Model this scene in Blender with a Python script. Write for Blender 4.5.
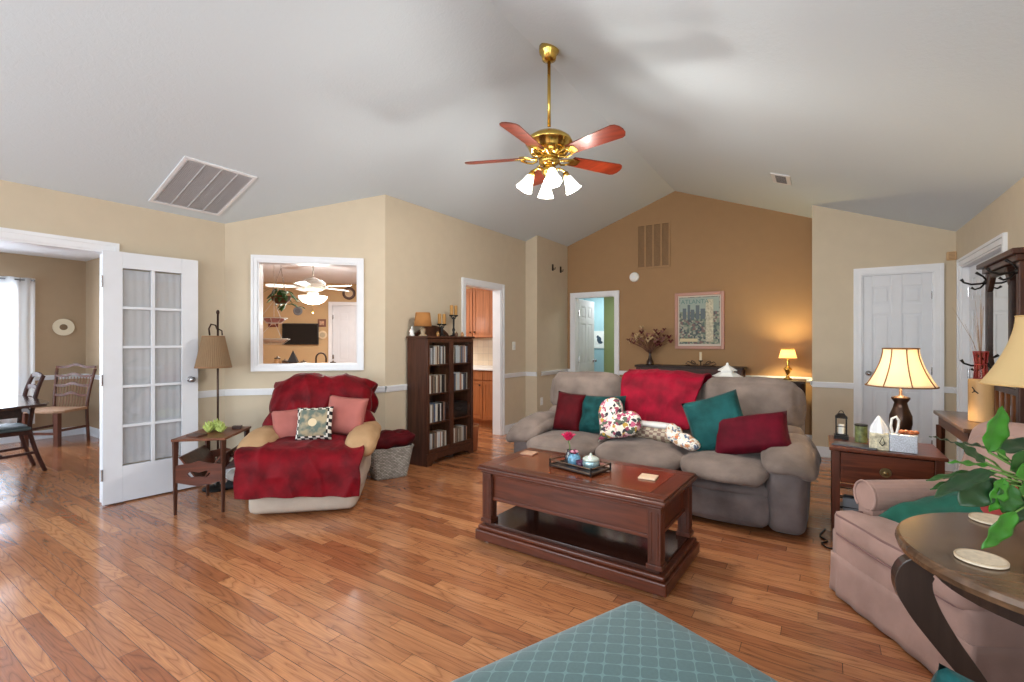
import bpy, bmesh, math, random
from mathutils import Vector, Matrix, noise
random.seed(7)
PI = math.pi
R = math.radians
D = bpy.data
COL = bpy.context.scene.collection
for o in list(D.objects): D.objects.remove(o)

# ---------------------------------------------------------------- camera
FPX, CX, CY, CAMH, YAW = 476.0, 512.0, 341.0, 1.31, 0.577
cd = D.cameras.new('camera'); cam = D.objects.new('camera', cd); COL.objects.link(cam)
cam.location = (0, 0, CAMH); cam.rotation_euler = (PI/2, 0, YAW)
cd.sensor_width = 36; cd.lens = FPX/1024*36; cd.clip_start = .05
bpy.context.scene.camera = cam
FW = Vector((-math.sin(YAW), math.cos(YAW), 0)); RT = Vector((math.cos(YAW), math.sin(YAW), 0))
def spot(u, v, k):
    """world point seen at pixel u,v at depth k (metres)"""
    return Vector((0, 0, CAMH)) + FW*k + RT*((u-CX)/FPX*k) + Vector((0, 0, (CY-v)/FPX*k))

# ---------------------------------------------------------------- world, exposure, lights
sc = bpy.context.scene
sc.view_settings.view_transform = 'Standard'; sc.view_settings.look = 'None'
sc.view_settings.gamma = 1; sc.view_settings.use_curve_mapping = False
sc.view_settings.exposure = 0.0
w = D.worlds.new('world'); sc.world = w; w.use_nodes = True
bg = w.node_tree.nodes['Background']
sky = w.node_tree.nodes.new('ShaderNodeTexSky')
try:
    sky.sky_type = 'NISHITA'; sky.sun_disc = False; sky.sun_elevation = R(45); sky.sun_rotation = R(200)
except Exception: pass
w.node_tree.links.new(sky.outputs[0], bg.inputs[0]); bg.inputs[1].default_value = .35

def area(name, loc, rot, sx, sy, power, col=(1, 1, 1), spread=180):
    l = D.lights.new(name, 'AREA'); l.shape = 'RECTANGLE'; l.size = sx; l.size_y = sy
    l.energy = power; l.color = col; l.spread = R(spread)
    o = D.objects.new(name, l); COL.objects.link(o); o.location = loc; o.rotation_euler = rot
    return o
def point(name, loc, power, col, rad=.04):
    l = D.lights.new(name, 'POINT'); l.energy = power; l.color = col; l.shadow_soft_size = rad
    o = D.objects.new(name, l); COL.objects.link(o); o.location = loc
    return o
# daylight entering through the windows behind the camera
for i, x in enumerate((-3.9, -1.84, .2)):
    area('window_daylight', (x, -2.36, 1.5), (R(80), 0, R(0)), 1.3, 1.7, 62, (.86, .94, 1.0))
area('window_daylight', (1.06, .1, 1.55), (R(90), 0, R(90)), 1.6, 1.4, 24, (.90, .96, 1.0))
area('window_daylight', (-4.74, -1.3, 1.55), (R(90), 0, R(-90)), 1.4, 1.6, 30, (.86, .94, 1.0))
area('dining_window_daylight', (-8.725, .95, 1.25), (R(90), 0, R(-90)), 1.3, 1.5, 70, (.80, .88, 1.0))
area('dining_window_daylight', (-6.7, -1.36, 1.4), (R(82), 0, 0), 2.6, 1.8, 60, (.66, .85, 1.0))
area('kitchen_added_fill', (-6.2, 5.0, 2.40), (0, 0, 0), 1.0, 1.0, 60, (1.0, .95, .88))  # unseen fill panels added to brighten the kitchen, no fixture there
area('kitchen_added_fill', (-4.6, 5.1, 2.40), (0, 0, 0), .5, .5, 13, (1.0, .95, .88))
area('bedroom_added_fill', (-2.95, 8.1, 2.38), (0, 0, 0), .4, .4, 16, (.95, .98, 1.0))  # fill panels added out of view to brighten the bedroom door and blue wall
area('bedroom_added_fill', (-4.0, 9.2, 2.38), (0, 0, 0), .4, .4, 20, (1.0, .99, .97))

# ---------------------------------------------------------------- materials
def lin(c):
    return tuple(((x/255)/12.92 if x/255 <= .04045 else ((x/255+.055)/1.055)**2.4) for x in c)
MC = {}
def nt(name):
    m = D.materials.new(name); m.use_nodes = True
    t = m.node_tree; b = t.nodes['Principled BSDF']
    return m, t, b
def plain(name, rgb, rough=.5, metal=0, var=.0, vscale=8, bump=0, bscale=60, coat=0, sheen=0, emit=None, estr=0, spec=None):
    if name in MC: return MC[name]
    m, t, b = nt(name)
    c = lin(rgb)
    b.inputs['Base Color'].default_value = (*c, 1)
    b.inputs['Roughness'].default_value = rough; b.inputs['Metallic'].default_value = metal
    if coat: b.inputs['Coat Weight'].default_value = coat; b.inputs['Coat Roughness'].default_value = .12
    if sheen: b.inputs['Specular IOR Level'].default_value = .15
    if sheen: b.inputs['Sheen Weight'].default_value = sheen; b.inputs['Sheen Roughness'].default_value = .4
    if spec is not None: b.inputs['Specular IOR Level'].default_value = spec
    if emit: b.inputs['Emission Color'].default_value = (*lin(emit), 1); b.inputs['Emission Strength'].default_value = estr
    tc = t.nodes.new('ShaderNodeTexCoord')
    n = t.nodes.new('ShaderNodeTexNoise'); n.inputs['Scale'].default_value = vscale; n.inputs['Detail'].default_value = 4
    t.links.new(tc.outputs['Object'], n.inputs['Vector'])
    r = t.nodes.new('ShaderNodeValToRGB')
    v = max(var, .02)
    r.color_ramp.elements[0].position = .3; r.color_ramp.elements[1].position = .7
    r.color_ramp.elements[0].color = (*[x*(1-v) for x in c], 1); r.color_ramp.elements[1].color = (*[min(1, x*(1+v)) for x in c], 1)
    t.links.new(n.outputs['Fac'], r.inputs[0]); t.links.new(r.outputs[0], b.inputs['Base Color'])
    if bump:
        n2 = t.nodes.new('ShaderNodeTexNoise'); n2.inputs['Scale'].default_value = bscale; n2.inputs['Detail'].default_value = 3
        t.links.new(tc.outputs['Object'], n2.inputs['Vector'])
        bp = t.nodes.new('ShaderNodeBump'); bp.inputs['Strength'].default_value = bump; bp.inputs['Distance'].default_value = .01
        t.links.new(n2.outputs['Fac'], bp.inputs['Height']); t.links.new(bp.outputs[0], b.inputs['Normal'])
    MC[name] = m; return m
def wood(name, rgb, dark=.55, rough=.35, axis=0, scale=1.0, coat=.3):
    if name in MC: return MC[name]
    m, t, b = nt(name); c = lin(rgb)
    tc = t.nodes.new('ShaderNodeTexCoord'); mp = t.nodes.new('ShaderNodeMapping')
    s = [22*scale]*3; s[axis] = 1.6*scale; mp.inputs['Scale'].default_value = s
    n = t.nodes.new('ShaderNodeTexNoise'); n.inputs['Scale'].default_value = 1.5; n.inputs['Detail'].default_value = 6; n.inputs['Distortion'].default_value = .8
    r = t.nodes.new('ShaderNodeValToRGB'); r.color_ramp.elements[0].position = .3; r.color_ramp.elements[1].position = .68
    r.color_ramp.elements[0].color = (*[x*dark for x in c], 1); r.color_ramp.elements[1].color = (*[min(1, x*1.15) for x in c], 1)
    t.links.new(tc.outputs['Object'], mp.inputs[0]); t.links.new(mp.outputs[0], n.inputs['Vector'])
    t.links.new(n.outputs['Fac'], r.inputs[0]); t.links.new(r.outputs[0], b.inputs['Base Color'])
    b.inputs['Roughness'].default_value = rough; b.inputs['Coat Weight'].default_value = coat; b.inputs['Coat Roughness'].default_value = .15; b.inputs['Specular IOR Level'].default_value = .28
    MC[name] = m; return m
def math_node(t, op, a, b=None):
    n = t.nodes.new('ShaderNodeMath'); n.operation = op
    for i, x in enumerate((a, b)):
        if x is None: continue
        if isinstance(x, (int, float)): n.inputs[i].default_value = x
        else: t.links.new(x, n.inputs[i])
    return n.outputs[0]
def mixc(t, fac, a, b, mode='MIX'):
    n = t.nodes.new('ShaderNodeMix'); n.data_type = 'RGBA'; n.blend_type = mode
    if isinstance(fac, (int, float)): n.inputs[0].default_value = fac
    else: t.links.new(fac, n.inputs[0])
    for i, x in ((6, a), (7, b)):
        if isinstance(x, tuple): n.inputs[i].default_value = (*x, 1)
        else: t.links.new(x, n.inputs[i])
    return n.outputs[2]
def floor_mat():
    m, t, b = nt('oak_floorboards')
    tc = t.nodes.new('ShaderNodeTexCoord')
    br = t.nodes.new('ShaderNodeTexBrick'); br.offset = 0
    br.inputs['Color1'].default_value = (*lin((152, 93, 60)), 1); br.inputs['Color2'].default_value = (*lin((198, 138, 94)), 1)
    br.inputs['Mortar'].default_value = (*lin((84, 44, 22)), 1)
    br.inputs['Scale'].default_value = 1; br.inputs['Mortar Size'].default_value = .0013; br.inputs['Mortar Smooth'].default_value = .3
    br.inputs['Brick Width'].default_value = .95; br.inputs['Row Height'].default_value = .076; br.inputs['Bias'].default_value = -.05
    # grain, shifted per row
    sx = t.nodes.new('ShaderNodeSeparateXYZ'); t.links.new(tc.outputs['Object'], sx.inputs[0])
    row = math_node(t, 'FLOOR', math_node(t, 'DIVIDE', sx.outputs[1], .076))
    xs = math_node(t, 'ADD', sx.outputs[0], math_node(t, 'MULTIPLY', row, 3.71))
    jit = math_node(t, 'MULTIPLY', math_node(t, 'FRACT', math_node(t, 'MULTIPLY', math_node(t, 'ADD', row, 500.0), .6180339)), .95)
    cb = t.nodes.new('ShaderNodeCombineXYZ'); t.links.new(math_node(t, 'ADD', math_node(t, 'ADD', sx.outputs[0], 20.3), jit), cb.inputs[0]); t.links.new(math_node(t, 'ADD', sx.outputs[1], 19.988), cb.inputs[1])
    t.links.new(cb.outputs[0], br.inputs['Vector'])
    cx = t.nodes.new('ShaderNodeCombineXYZ')
    t.links.new(math_node(t, 'MULTIPLY', xs, 1.3), cx.inputs[0]); t.links.new(math_node(t, 'MULTIPLY', sx.outputs[1], 13), cx.inputs[1]); t.links.new(row, cx.inputs[2])
    n = t.nodes.new('ShaderNodeTexNoise'); n.inputs['Scale'].default_value = 1.0; n.inputs['Detail'].default_value = 1.5; n.inputs['Distortion'].default_value = .35
    t.links.new(cx.outputs[0], n.inputs['Vector'])
    rings = math_node(t, 'FRACT', math_node(t, 'MULTIPLY', n.outputs['Fac'], 11))
    r = t.nodes.new('ShaderNodeValToRGB')
    e = r.color_ramp.elements; e[0].position = 0; e[0].color = (.50, .42, .36, 1); e[1].position = .16; e[1].color = (.90, .87, .85, 1)
    q = e.new(.6); q.color = (1.06, 1.04, 1.0, 1); q = e.new(1.0); q.color = (.78, .72, .68, 1)
    t.links.new(rings, r.inputs[0])
    fine = t.nodes.new('ShaderNodeTexNoise'); fine.inputs['Scale'].default_value = 1; fine.inputs['Detail'].default_value = 3
    c2 = t.nodes.new('ShaderNodeCombineXYZ'); t.links.new(math_node(t, 'MULTIPLY', xs, 8), c2.inputs[0]); t.links.new(math_node(t, 'MULTIPLY', sx.outputs[1], 260), c2.inputs[1])
    t.links.new(c2.outputs[0], fine.inputs['Vector'])
    fr = t.nodes.new('ShaderNodeValToRGB'); fr.color_ramp.elements[0].color = (.82, .80, .78, 1); fr.color_ramp.elements[1].color = (1.1, 1.1, 1.1, 1)
    fr.color_ramp.elements[0].position = .3; fr.color_ramp.elements[1].position = .7
    t.links.new(fine.outputs['Fac'], fr.inputs[0])
    col = mixc(t, .9, br.outputs['Color'], r.outputs[0], 'MULTIPLY'); col = mixc(t, 1.0, col, fr.outputs[0], 'MULTIPLY')
    t.links.new(col, b.inputs['Base Color'])
    rn = math_node(t, 'ADD', math_node(t, 'MULTIPLY', n.outputs['Fac'], .10), .17); t.links.new(rn, b.inputs['Roughness'])
    b.inputs['Coat Weight'].default_value = .35; b.inputs['Coat Roughness'].default_value = .1
    bp = t.nodes.new('ShaderNodeBump'); bp.inputs['Strength'].default_value = .25; bp.inputs['Distance'].default_value = .002
    t.links.new(math_node(t, 'SUBTRACT', 1.0, br.outputs['Fac']), bp.inputs['Height']); t.links.new(bp.outputs[0], b.inputs['Normal'])
    return m
def glass_mat(name, tint=(1, 1, 1), rough=.02, refl=.12):
    if name in MC: return MC[name]
    m = D.materials.new(name); m.use_nodes = True; t = m.node_tree; t.nodes.clear()
    o = t.nodes.new('ShaderNodeOutputMaterial'); tr = t.nodes.new('ShaderNodeBsdfTransparent'); gl = t.nodes.new('ShaderNodeBsdfGlossy')
    tr.inputs[0].default_value = (*tint, 1); gl.inputs['Roughness'].default_value = rough
    lw = t.nodes.new('ShaderNodeLayerWeight'); lw.inputs[0].default_value = .5
    f = math_node(t, 'ADD', math_node(t, 'MULTIPLY', math_node(t, 'POWER', lw.outputs['Facing'], 4.0), .6), .02+refl*.5)
    mx = t.nodes.new('ShaderNodeMixShader'); t.links.new(f, mx.inputs[0]); t.links.new(tr.outputs[0], mx.inputs[1]); t.links.new(gl.outputs[0], mx.inputs[2])
    t.links.new(mx.outputs[0], o.inputs[0]); MC[name] = m; return m
def translucent(name, rgb, trans=.5, emit=0, ecol=None):
    if name in MC: return MC[name]
    m, t, b = nt(name); c = lin(rgb)
    b.inputs['Base Color'].default_value = (*c, 1); b.inputs['Roughness'].default_value = .9
    tr = t.nodes.new('ShaderNodeBsdfTranslucent'); tr.inputs[0].default_value = (*c, 1)
    mx = t.nodes.new('ShaderNodeMixShader'); mx.inputs[0].default_value = trans
    t.links.new(b.outputs[0], mx.inputs[1]); t.links.new(tr.outputs[0], mx.inputs[2])
    t.links.new(mx.outputs[0], t.nodes['Material Output'].inputs[0])
    if emit: b.inputs['Emission Color'].default_value = (*lin(ecol or rgb), 1); b.inputs['Emission Strength'].default_value = emit
    MC[name] = m; return m
def floral(name, cols, scale=28, base=(236, 228, 214)):
    m, t, b = nt(name)
    tc = t.nodes.new('ShaderNodeTexCoord'); v = t.nodes.new('ShaderNodeTexVoronoi'); v.inputs['Scale'].default_value = scale
    nn = t.nodes.new('ShaderNodeTexNoise'); nn.inputs['Scale'].default_value = scale*.8
    mv = mixc(t, .06, tc.outputs['Object'], nn.outputs['Color']); t.links.new(tc.outputs['Object'], nn.inputs['Vector'])
    t.links.new(mv, v.inputs['Vector'])
    sp = t.nodes.new('ShaderNodeSeparateColor'); t.links.new(v.outputs['Color'], sp.inputs[0])
    r = t.nodes.new('ShaderNodeValToRGB'); r.color_ramp.interpolation = 'CONSTANT'
    e = r.color_ramp.elements
    e[0].color = (*lin(cols[0]), 1)
    for i, c in enumerate(cols[1:], 1):
        if i == 1: e[1].position = 1/len(cols); e[1].color = (*lin(c), 1)
        else: q = e.new(i/len(cols)); q.color = (*lin(c), 1)
    t.links.new(sp.outputs[0], r.inputs[0])
    edge = math_node(t, 'GREATER_THAN', v.outputs['Distance'], .72)
    t.links.new(mixc(t, edge, r.outputs[0], lin(base)), b.inputs['Base Color']); b.inputs['Roughness'].default_value = .85
    return m
def trellis_mat():
    m, t, b = nt('teal_trellis_fabric')
    tc = t.nodes.new('ShaderNodeTexCoord'); s = t.nodes.new('ShaderNodeSeparateXYZ'); t.links.new(tc.outputs['Object'], s.inputs[0])
    k = 2*PI/.062
    cxx = math_node(t, 'COSINE', math_node(t, 'MULTIPLY', s.outputs[0], k)); cy = math_node(t, 'COSINE', math_node(t, 'MULTIPLY', s.outputs[1], k*.85))
    f = math_node(t, 'LESS_THAN', math_node(t, 'ABSOLUTE', math_node(t, 'ADD', cxx, cy)), .17)
    f2 = math_node(t, 'MULTIPLY', f, .55)
    n = t.nodes.new('ShaderNodeTexNoise'); n.inputs['Scale'].default_value = 120; t.links.new(tc.outputs['Object'], n.inputs['Vector'])
    base = mixc(t, n.outputs['Fac'], lin((38, 74, 76)), lin((56, 93, 94)))
    t.links.new(mixc(t, f2, base, lin((96, 134, 133))), b.inputs['Base Color']); b.inputs['Roughness'].default_value = .75
    b.inputs['Sheen Weight'].default_value = .3
    return m
def ceiling_mat():
    m, t, b = nt('stippled_ceiling_paint'); b.inputs['Base Color'].default_value = (*lin((206, 217, 224)), 1); b.inputs['Roughness'].default_value = .9
    tc = t.nodes.new('ShaderNodeTexCoord'); n = t.nodes.new('ShaderNodeTexNoise'); n.inputs['Scale'].default_value = 26; n.inputs['Detail'].default_value = 5; n.inputs['Roughness'].default_value = .65; n.inputs['Distortion'].default_value = 1.2
    t.links.new(tc.outputs['Object'], n.inputs['Vector'])
    bp = t.nodes.new('ShaderNodeBump'); bp.inputs['Strength'].default_value = .35; bp.inputs['Distance'].default_value = .006
    t.links.new(n.outputs['Fac'], bp.inputs['Height']); t.links.new(bp.outputs[0], b.inputs['Normal'])
    return m

M_FLOOR = floor_mat(); M_CEIL = ceiling_mat()
M_WALL = plain('tan_wall_paint', (200, 186, 163), .85, var=.02, bump=.08, bscale=160)
M_BROWN = plain('brown_wall_paint', (160, 126, 90), .85, var=.02, bump=.08, bscale=160)
M_DWALL = plain('dining_wall_paint', (170, 146, 118), .85, var=.02)
M_KWALL = plain('kitchen_wall_paint', (200, 168, 126), .85, var=.02)
M_BLUE = plain('pale_blue_wall_paint', (158, 192, 200), .85)
M_GREEN = plain('green_wall_paint', (138, 152, 104), .85)
M_TRIM = plain('white_trim_paint', (228, 230, 234), .4)
M_DOOR = plain('white_door_paint', (216, 219, 225), .4)
M_CHERRY = wood('cherry_wood', (94, 46, 28), .5, .32, 0, 1.0, .12)
M_CHERRYY = wood('cherry_wood_cross', (94, 46, 28), .5, .3, 1, 1.0, .12)
M_CHERRYZ = wood('cherry_wood_upright', (88, 44, 28), .5, .35, 2, 1.0, .1)
M_DKWOOD = wood('dark_walnut_wood', (76, 44, 32), .5, .38, 2, 1.0, .1)
M_DKWOODX = wood('dark_walnut_wood_long', (76, 44, 32), .5, .38, 0, 1.0, .1)
M_OAKCAB = wood('honey_cabinet_wood', (160, 96, 54), .7, .5, 2, 1.0, .05)
M_ESP = wood('espresso_wood', (50, 32, 26), .5, .45, 0, 1.0, .05)
M_GREYWD = wood('weathered_table_wood', (104, 78, 58), .45, .25, 0, .6)
M_GREYLEG = wood('weathered_table_leg_wood', (58, 44, 38), .55, .3, 2, .6)
M_SOFA = plain('taupe_suede', (122, 108, 100), .8, var=.30, vscale=5, bump=.25, bscale=60, sheen=.12)
M_SOFA2 = plain('grey_taupe_suede', (110, 100, 98), .8, var=.30, vscale=5, bump=.25, bscale=60, sheen=.12)
M_RED = plain('deep_red_plush', (104, 3, 16), .6, var=.45, vscale=9, bump=.35, bscale=26, sheen=.04)
M_CRIM = plain('crimson_plush', (134, 4, 34), .65, var=.4, vscale=8, bump=.35, bscale=26, sheen=.04)
M_DRED = plain('dark_red_velvet', (74, 3, 12), .7, var=.35, sheen=.03)
M_BURG = plain('burgundy_velvet', (86, 4, 24), .7, var=.35, sheen=.03)
M_TEAL = plain('teal_velvet', (17, 66, 66), .7, var=.45, vscale=12, bump=.35, bscale=40, sheen=.08)
M_TEAL2 = plain('teal_green_cloth', (34, 92, 78), .8, var=.3, sheen=.05)
M_PINKV = plain('mauve_velvet', (164, 134, 124), .8, var=.16, vscale=5, sheen=.15, bump=.15, bscale=50)
M_PINKP = plain('pink_cushion_cloth', (166, 96, 88), .85, var=.1)
M_CREAMF = plain('cream_upholstery', (176, 162, 148), .9, spec=.2, var=.08, bump=.2, bscale=80)
M_TANF = plain('tan_upholstery', (172, 138, 102), .9, spec=.2, var=.08, bump=.2, bscale=80)
M_BRASS = plain('polished_brass', (214, 180, 96), .2, 1)
M_BRONZE = plain('dark_bronze', (70, 52, 44), .3, .8, var=.2)
M_BLACK = plain('black_metal', (26, 24, 24), .4, .6)
M_STEEL = plain('brushed_steel', (176, 176, 180), .25, 1)
M_WHITE = plain('white_ceramic', (236, 236, 232), .25)
M_GLASS = glass_mat('clear_glass')
M_SHADEW = translucent('cream_lamp_shade', (244, 232, 206), .45, .28, (255, 226, 180))
M_SHADEC = translucent('cream_cloth_shade', (236, 212, 160), .35)
M_TANSH = translucent('pleated_tan_shade', (150, 122, 92), .25)
M_GLOW = plain('glowing_frosted_glass', (255, 246, 232), .4, emit=(255, 244, 226), estr=4.0)
M_LEAF = plain('green_leaf', (36, 84, 30), .4, var=.35, vscale=9)
M_STEM = plain('green_stem', (96, 130, 60), .6)

# ---------------------------------------------------------------- mesh helpers
class B:
    def __init__(s): s.bm = bmesh.new()
    def add(s, vs, fs):
        v = [s.bm.verts.new(p) for p in vs]
        for f in fs:
            try: s.bm.faces.new([v[i] for i in f])
            except ValueError: pass
        return s
    def hexa(s, p):   # 8 points: bottom 4 ccw, top 4 ccw
        return s.add(p, [(3, 2, 1, 0), (4, 5, 6, 7), (0, 1, 5, 4), (1, 2, 6, 5), (2, 3, 7, 6), (3, 0, 4, 7)])
    def box(s, x0, x1, y0, y1, z0, z1):
        return s.hexa([(x0, y0, z0), (x1, y0, z0), (x1, y1, z0), (x0, y1, z0), (x0, y0, z1), (x1, y0, z1), (x1, y1, z1), (x0, y1, z1)])
    def beam(s, p0, p1, w, d, up=(0, 0, 1)):
        p0, p1 = Vector(p0), Vector(p1); a = (p1-p0).normalized(); u = Vector(up)
        if abs(a.dot(u)) > .95: u = Vector((1, 0, 0))
        r = a.cross(u).normalized()*(w/2); t = r.cross(a).normalized()*(d/2)
        return s.hexa([p0-r-t, p0+r-t, p0+r+t, p0-r+t, p1-r-t, p1+r-t, p1+r+t, p1-r+t])
    def tube(s, pts, r, n=10, caps=True, closed=False):
        pts = [Vector(p) for p in pts]; N = len(pts); rings = []
        rr = r if isinstance(r, (list, tuple)) else [r]*N
        prev = None
        for i, p in enumerate(pts):
            if closed: a = pts[(i+1) % N]-pts[i-1]
            else: a = pts[min(i+1, N-1)]-pts[max(i-1, 0)]
            if a.length < 1e-9: a = Vector((0, 0, 1))
            a.normalize()
            if prev is None:
                u = Vector((0, 0, 1)) if abs(a.z) < .9 else Vector((1, 0, 0))
                x = a.cross(u).normalized()
            else:
                x = (prev-a*prev.dot(a)).normalized()
            prev = x; y = a.cross(x)
            rings.append([s.bm.verts.new(p+(x*math.cos(2*PI*k/n)+y*math.sin(2*PI*k/n))*rr[i]) for k in range(n)])
        for i in range(N if closed else N-1):
            A, C = rings[i], rings[(i+1) % N]
            for k in range(n): s.bm.faces.new((A[k], A[(k+1) % n], C[(k+1) % n], C[k]))
        if caps and not closed:
            s.bm.faces.new(rings[0][::-1]); s.bm.faces.new(rings[-1])
        return s
    def cyl(s, p0, p1, r0, r1=None, n=20): return s.tube([p0, p1], [r0, r0 if r1 is None else r1], n)
    def lathe(s, prof, c=(0, 0, 0), n=28, mat=None, cap=True, ang=2*PI, sx=1, sy=1, wob=None):
        rings = []
        for r, z in prof:
            ring = []
            for k in range(n):
                a = 2*PI*k/n; q = r*(wob(a, z) if wob else 1)
                p = Vector((q*math.cos(a)*sx, q*math.sin(a)*sy, z))
                if mat: p = mat @ p
                ring.append(s.bm.verts.new(p+Vector(c)))
            rings.append(ring)
        for A, C in zip(rings, rings[1:]):
            for k in range(n): s.bm.faces.new((A[k], A[(k+1) % n], C[(k+1) % n], C[k]))
        if cap: s.bm.faces.new(rings[0][::-1]); s.bm.faces.new(rings[-1])
        return s
    def prism(s, poly, f0, f1):
        """poly of 2-D points; f0/f1 map (a,b)->3-D for the two end faces"""
        n = len(poly); a = [s.bm.verts.new(f0(*p)) for p in poly]; b = [s.bm.verts.new(f1(*p)) for p in poly]
        s.bm.faces.new(a[::-1]); s.bm.faces.new(b)
        for i in range(n): s.bm.faces.new((a[i], a[(i+1) % n], b[(i+1) % n], b[i]))
        return s
    def grid(s, f, nu, nv, wrapu=False):
        V = [[s.bm.verts.new(f(i/nu, j/nv)) for j in range(nv+1)] for i in range(nu if wrapu else nu+1)]
        L = len(V)
        for i in range(nu):
            for j in range(nv):
                s.bm.faces.new((V[i][j], V[(i+1) % L][j], V[(i+1) % L][j+1], V[i][j+1]))
        return s
    def puff(s, c, h, r=.05, bulge=.02, n=10, amp=.0, freq=6, seed=0, mat=None, warp=None):
        """soft box: centre c, half sizes h, corner radius r, face bulge"""
        c = Vector(c); vd = {}
        r = min(r, min(h)*.98)
        def P(i, j, k):
            key = (i, j, k)
            if key in vd: return vd[key]
            u = [2*i/n-1, 2*j/n-1, 2*k/n-1]
            u = [math.sin(q*PI/2)*.35+q*.65 for q in u]
            inner = Vector([max(-(h[a]-r), min(h[a]-r, u[a]*h[a])) for a in range(3)])
            p = Vector([u[a]*h[a] for a in range(3)]); d = p-inner
            if d.length > 1e-9: p = inner+d.normalized()*r
            for a in range(3):
                b1, b2 = (a+1) % 3, (a+2) % 3
                if abs(u[a]) > .2: p[a] += math.copysign(bulge*(1-u[b1]**2)*(1-u[b2]**2)*abs(u[a])**2, u[a])
            if amp:
                q = p*freq+Vector((seed*7.3, seed*3.1, seed*1.7))
                p += p.normalized()*amp*noise.noise(q)*1.6
            if warp: p = Vector(warp(p))
            if mat: p = mat @ p
            v = s.bm.verts.new(p+c); vd[key] = v; return v
        for a in range(n):
            for b in range(n):
                s.bm.faces.new((P(a, b, 0), P(a, b+1, 0), P(a+1, b+1, 0), P(a+1, b, 0)))
                s.bm.faces.new((P(a, b, n), P(a+1, b, n), P(a+1, b+1, n), P(a, b+1, n)))
                s.bm.faces.new((P(a, 0, b), P(a+1, 0, b), P(a+1, 0, b+1), P(a, 0, b+1)))
                s.bm.faces.new((P(a, n, b), P(a, n, b+1), P(a+1, n, b+1), P(a+1, n, b)))
                s.bm.faces.new((P(0, a, b), P(0, a, b+1), P(0, a+1, b+1), P(0, a+1, b)))
                s.bm.faces.new((P(n, a, b), P(n, a+1, b), P(n, a+1, b+1), P(n, a, b+1)))
        return s
    def ball(s, c, r, n=14, sq=(1, 1, 1)):
        prof = [(r*math.sin(PI*i/n)+1e-5, -r*math.cos(PI*i/n)) for i in range(n+1)]
        m = Matrix.Diagonal((sq[0], sq[1], sq[2], 1))
        return s.lathe(prof, c, max(12, n), mat=m)
    def build(s, name, mat, parent=None, smooth=False, bev=0, solid=0, sub=0):
        bmesh.ops.recalc_face_normals(s.bm, faces=s.bm.faces[:])
        me = D.meshes.new(name); s.bm.to_mesh(me); s.bm.free()
        me.materials.append(mat)
        if smooth:
            for p in me.polygons: p.use_smooth = True
        o = D.objects.new(name, me); COL.objects.link(o)
        if parent: o.parent = parent
        if solid:
            md = o.modifiers.new('solid', 'SOLIDIFY'); md.thickness = solid; md.offset = 0
        if bev:
            md = o.modifiers.new('bevel', 'BEVEL'); md.width = bev; md.segments = 2; md.limit_method = 'ANGLE'; md.angle_limit = R(35)
        if sub:
            md = o.modifiers.new('sub', 'SUBSURF'); md.levels = sub; md.render_levels = sub
        return o
def frame_y(b, x0, x1, z0, z1, w, y0, y1):
    b.box(x0, x0+w, y0, y1, z0, z1); b.box(x1-w, x1, y0, y1, z0, z1); b.box(x0+w, x1-w, y0, y1, z0, z0+w); b.box(x0+w, x1-w, y0, y1, z1-w, z1)
def thing(name, label, cat, loc=(0, 0, 0), rotz=0, group=None):
    o = D.objects.new(name, None); COL.objects.link(o); o.location = loc; o.rotation_euler = (0, 0, rotz)
    o['label'] = label; o['category'] = cat
    if group: o['group'] = group
    return o
def tag(o, label, cat, loc=None, rot=None, group=None):
    o['label'] = label; o['category'] = cat
    if group: o['group'] = group
    if loc is not None: o.location = loc
    if rot is not None: o.rotation_euler = rot
    return o
def struct(o, parent=None):
    if parent is None: o['kind'] = 'structure'
    return o
def dup(root, loc=None, rot=None, label=None, group=None):
    r = root.copy(); COL.objects.link(r)
    if loc is not None: r.location = loc
    if rot is not None: r.rotation_euler = rot
    if label: r['label'] = label
    if group: r['group'] = group
    for ch in list(root.children):
        c = ch.copy(); COL.objects.link(c); c.parent = r
        for g in list(ch.children):
            d = g.copy(); COL.objects.link(d); d.parent = c
    return r

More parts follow.
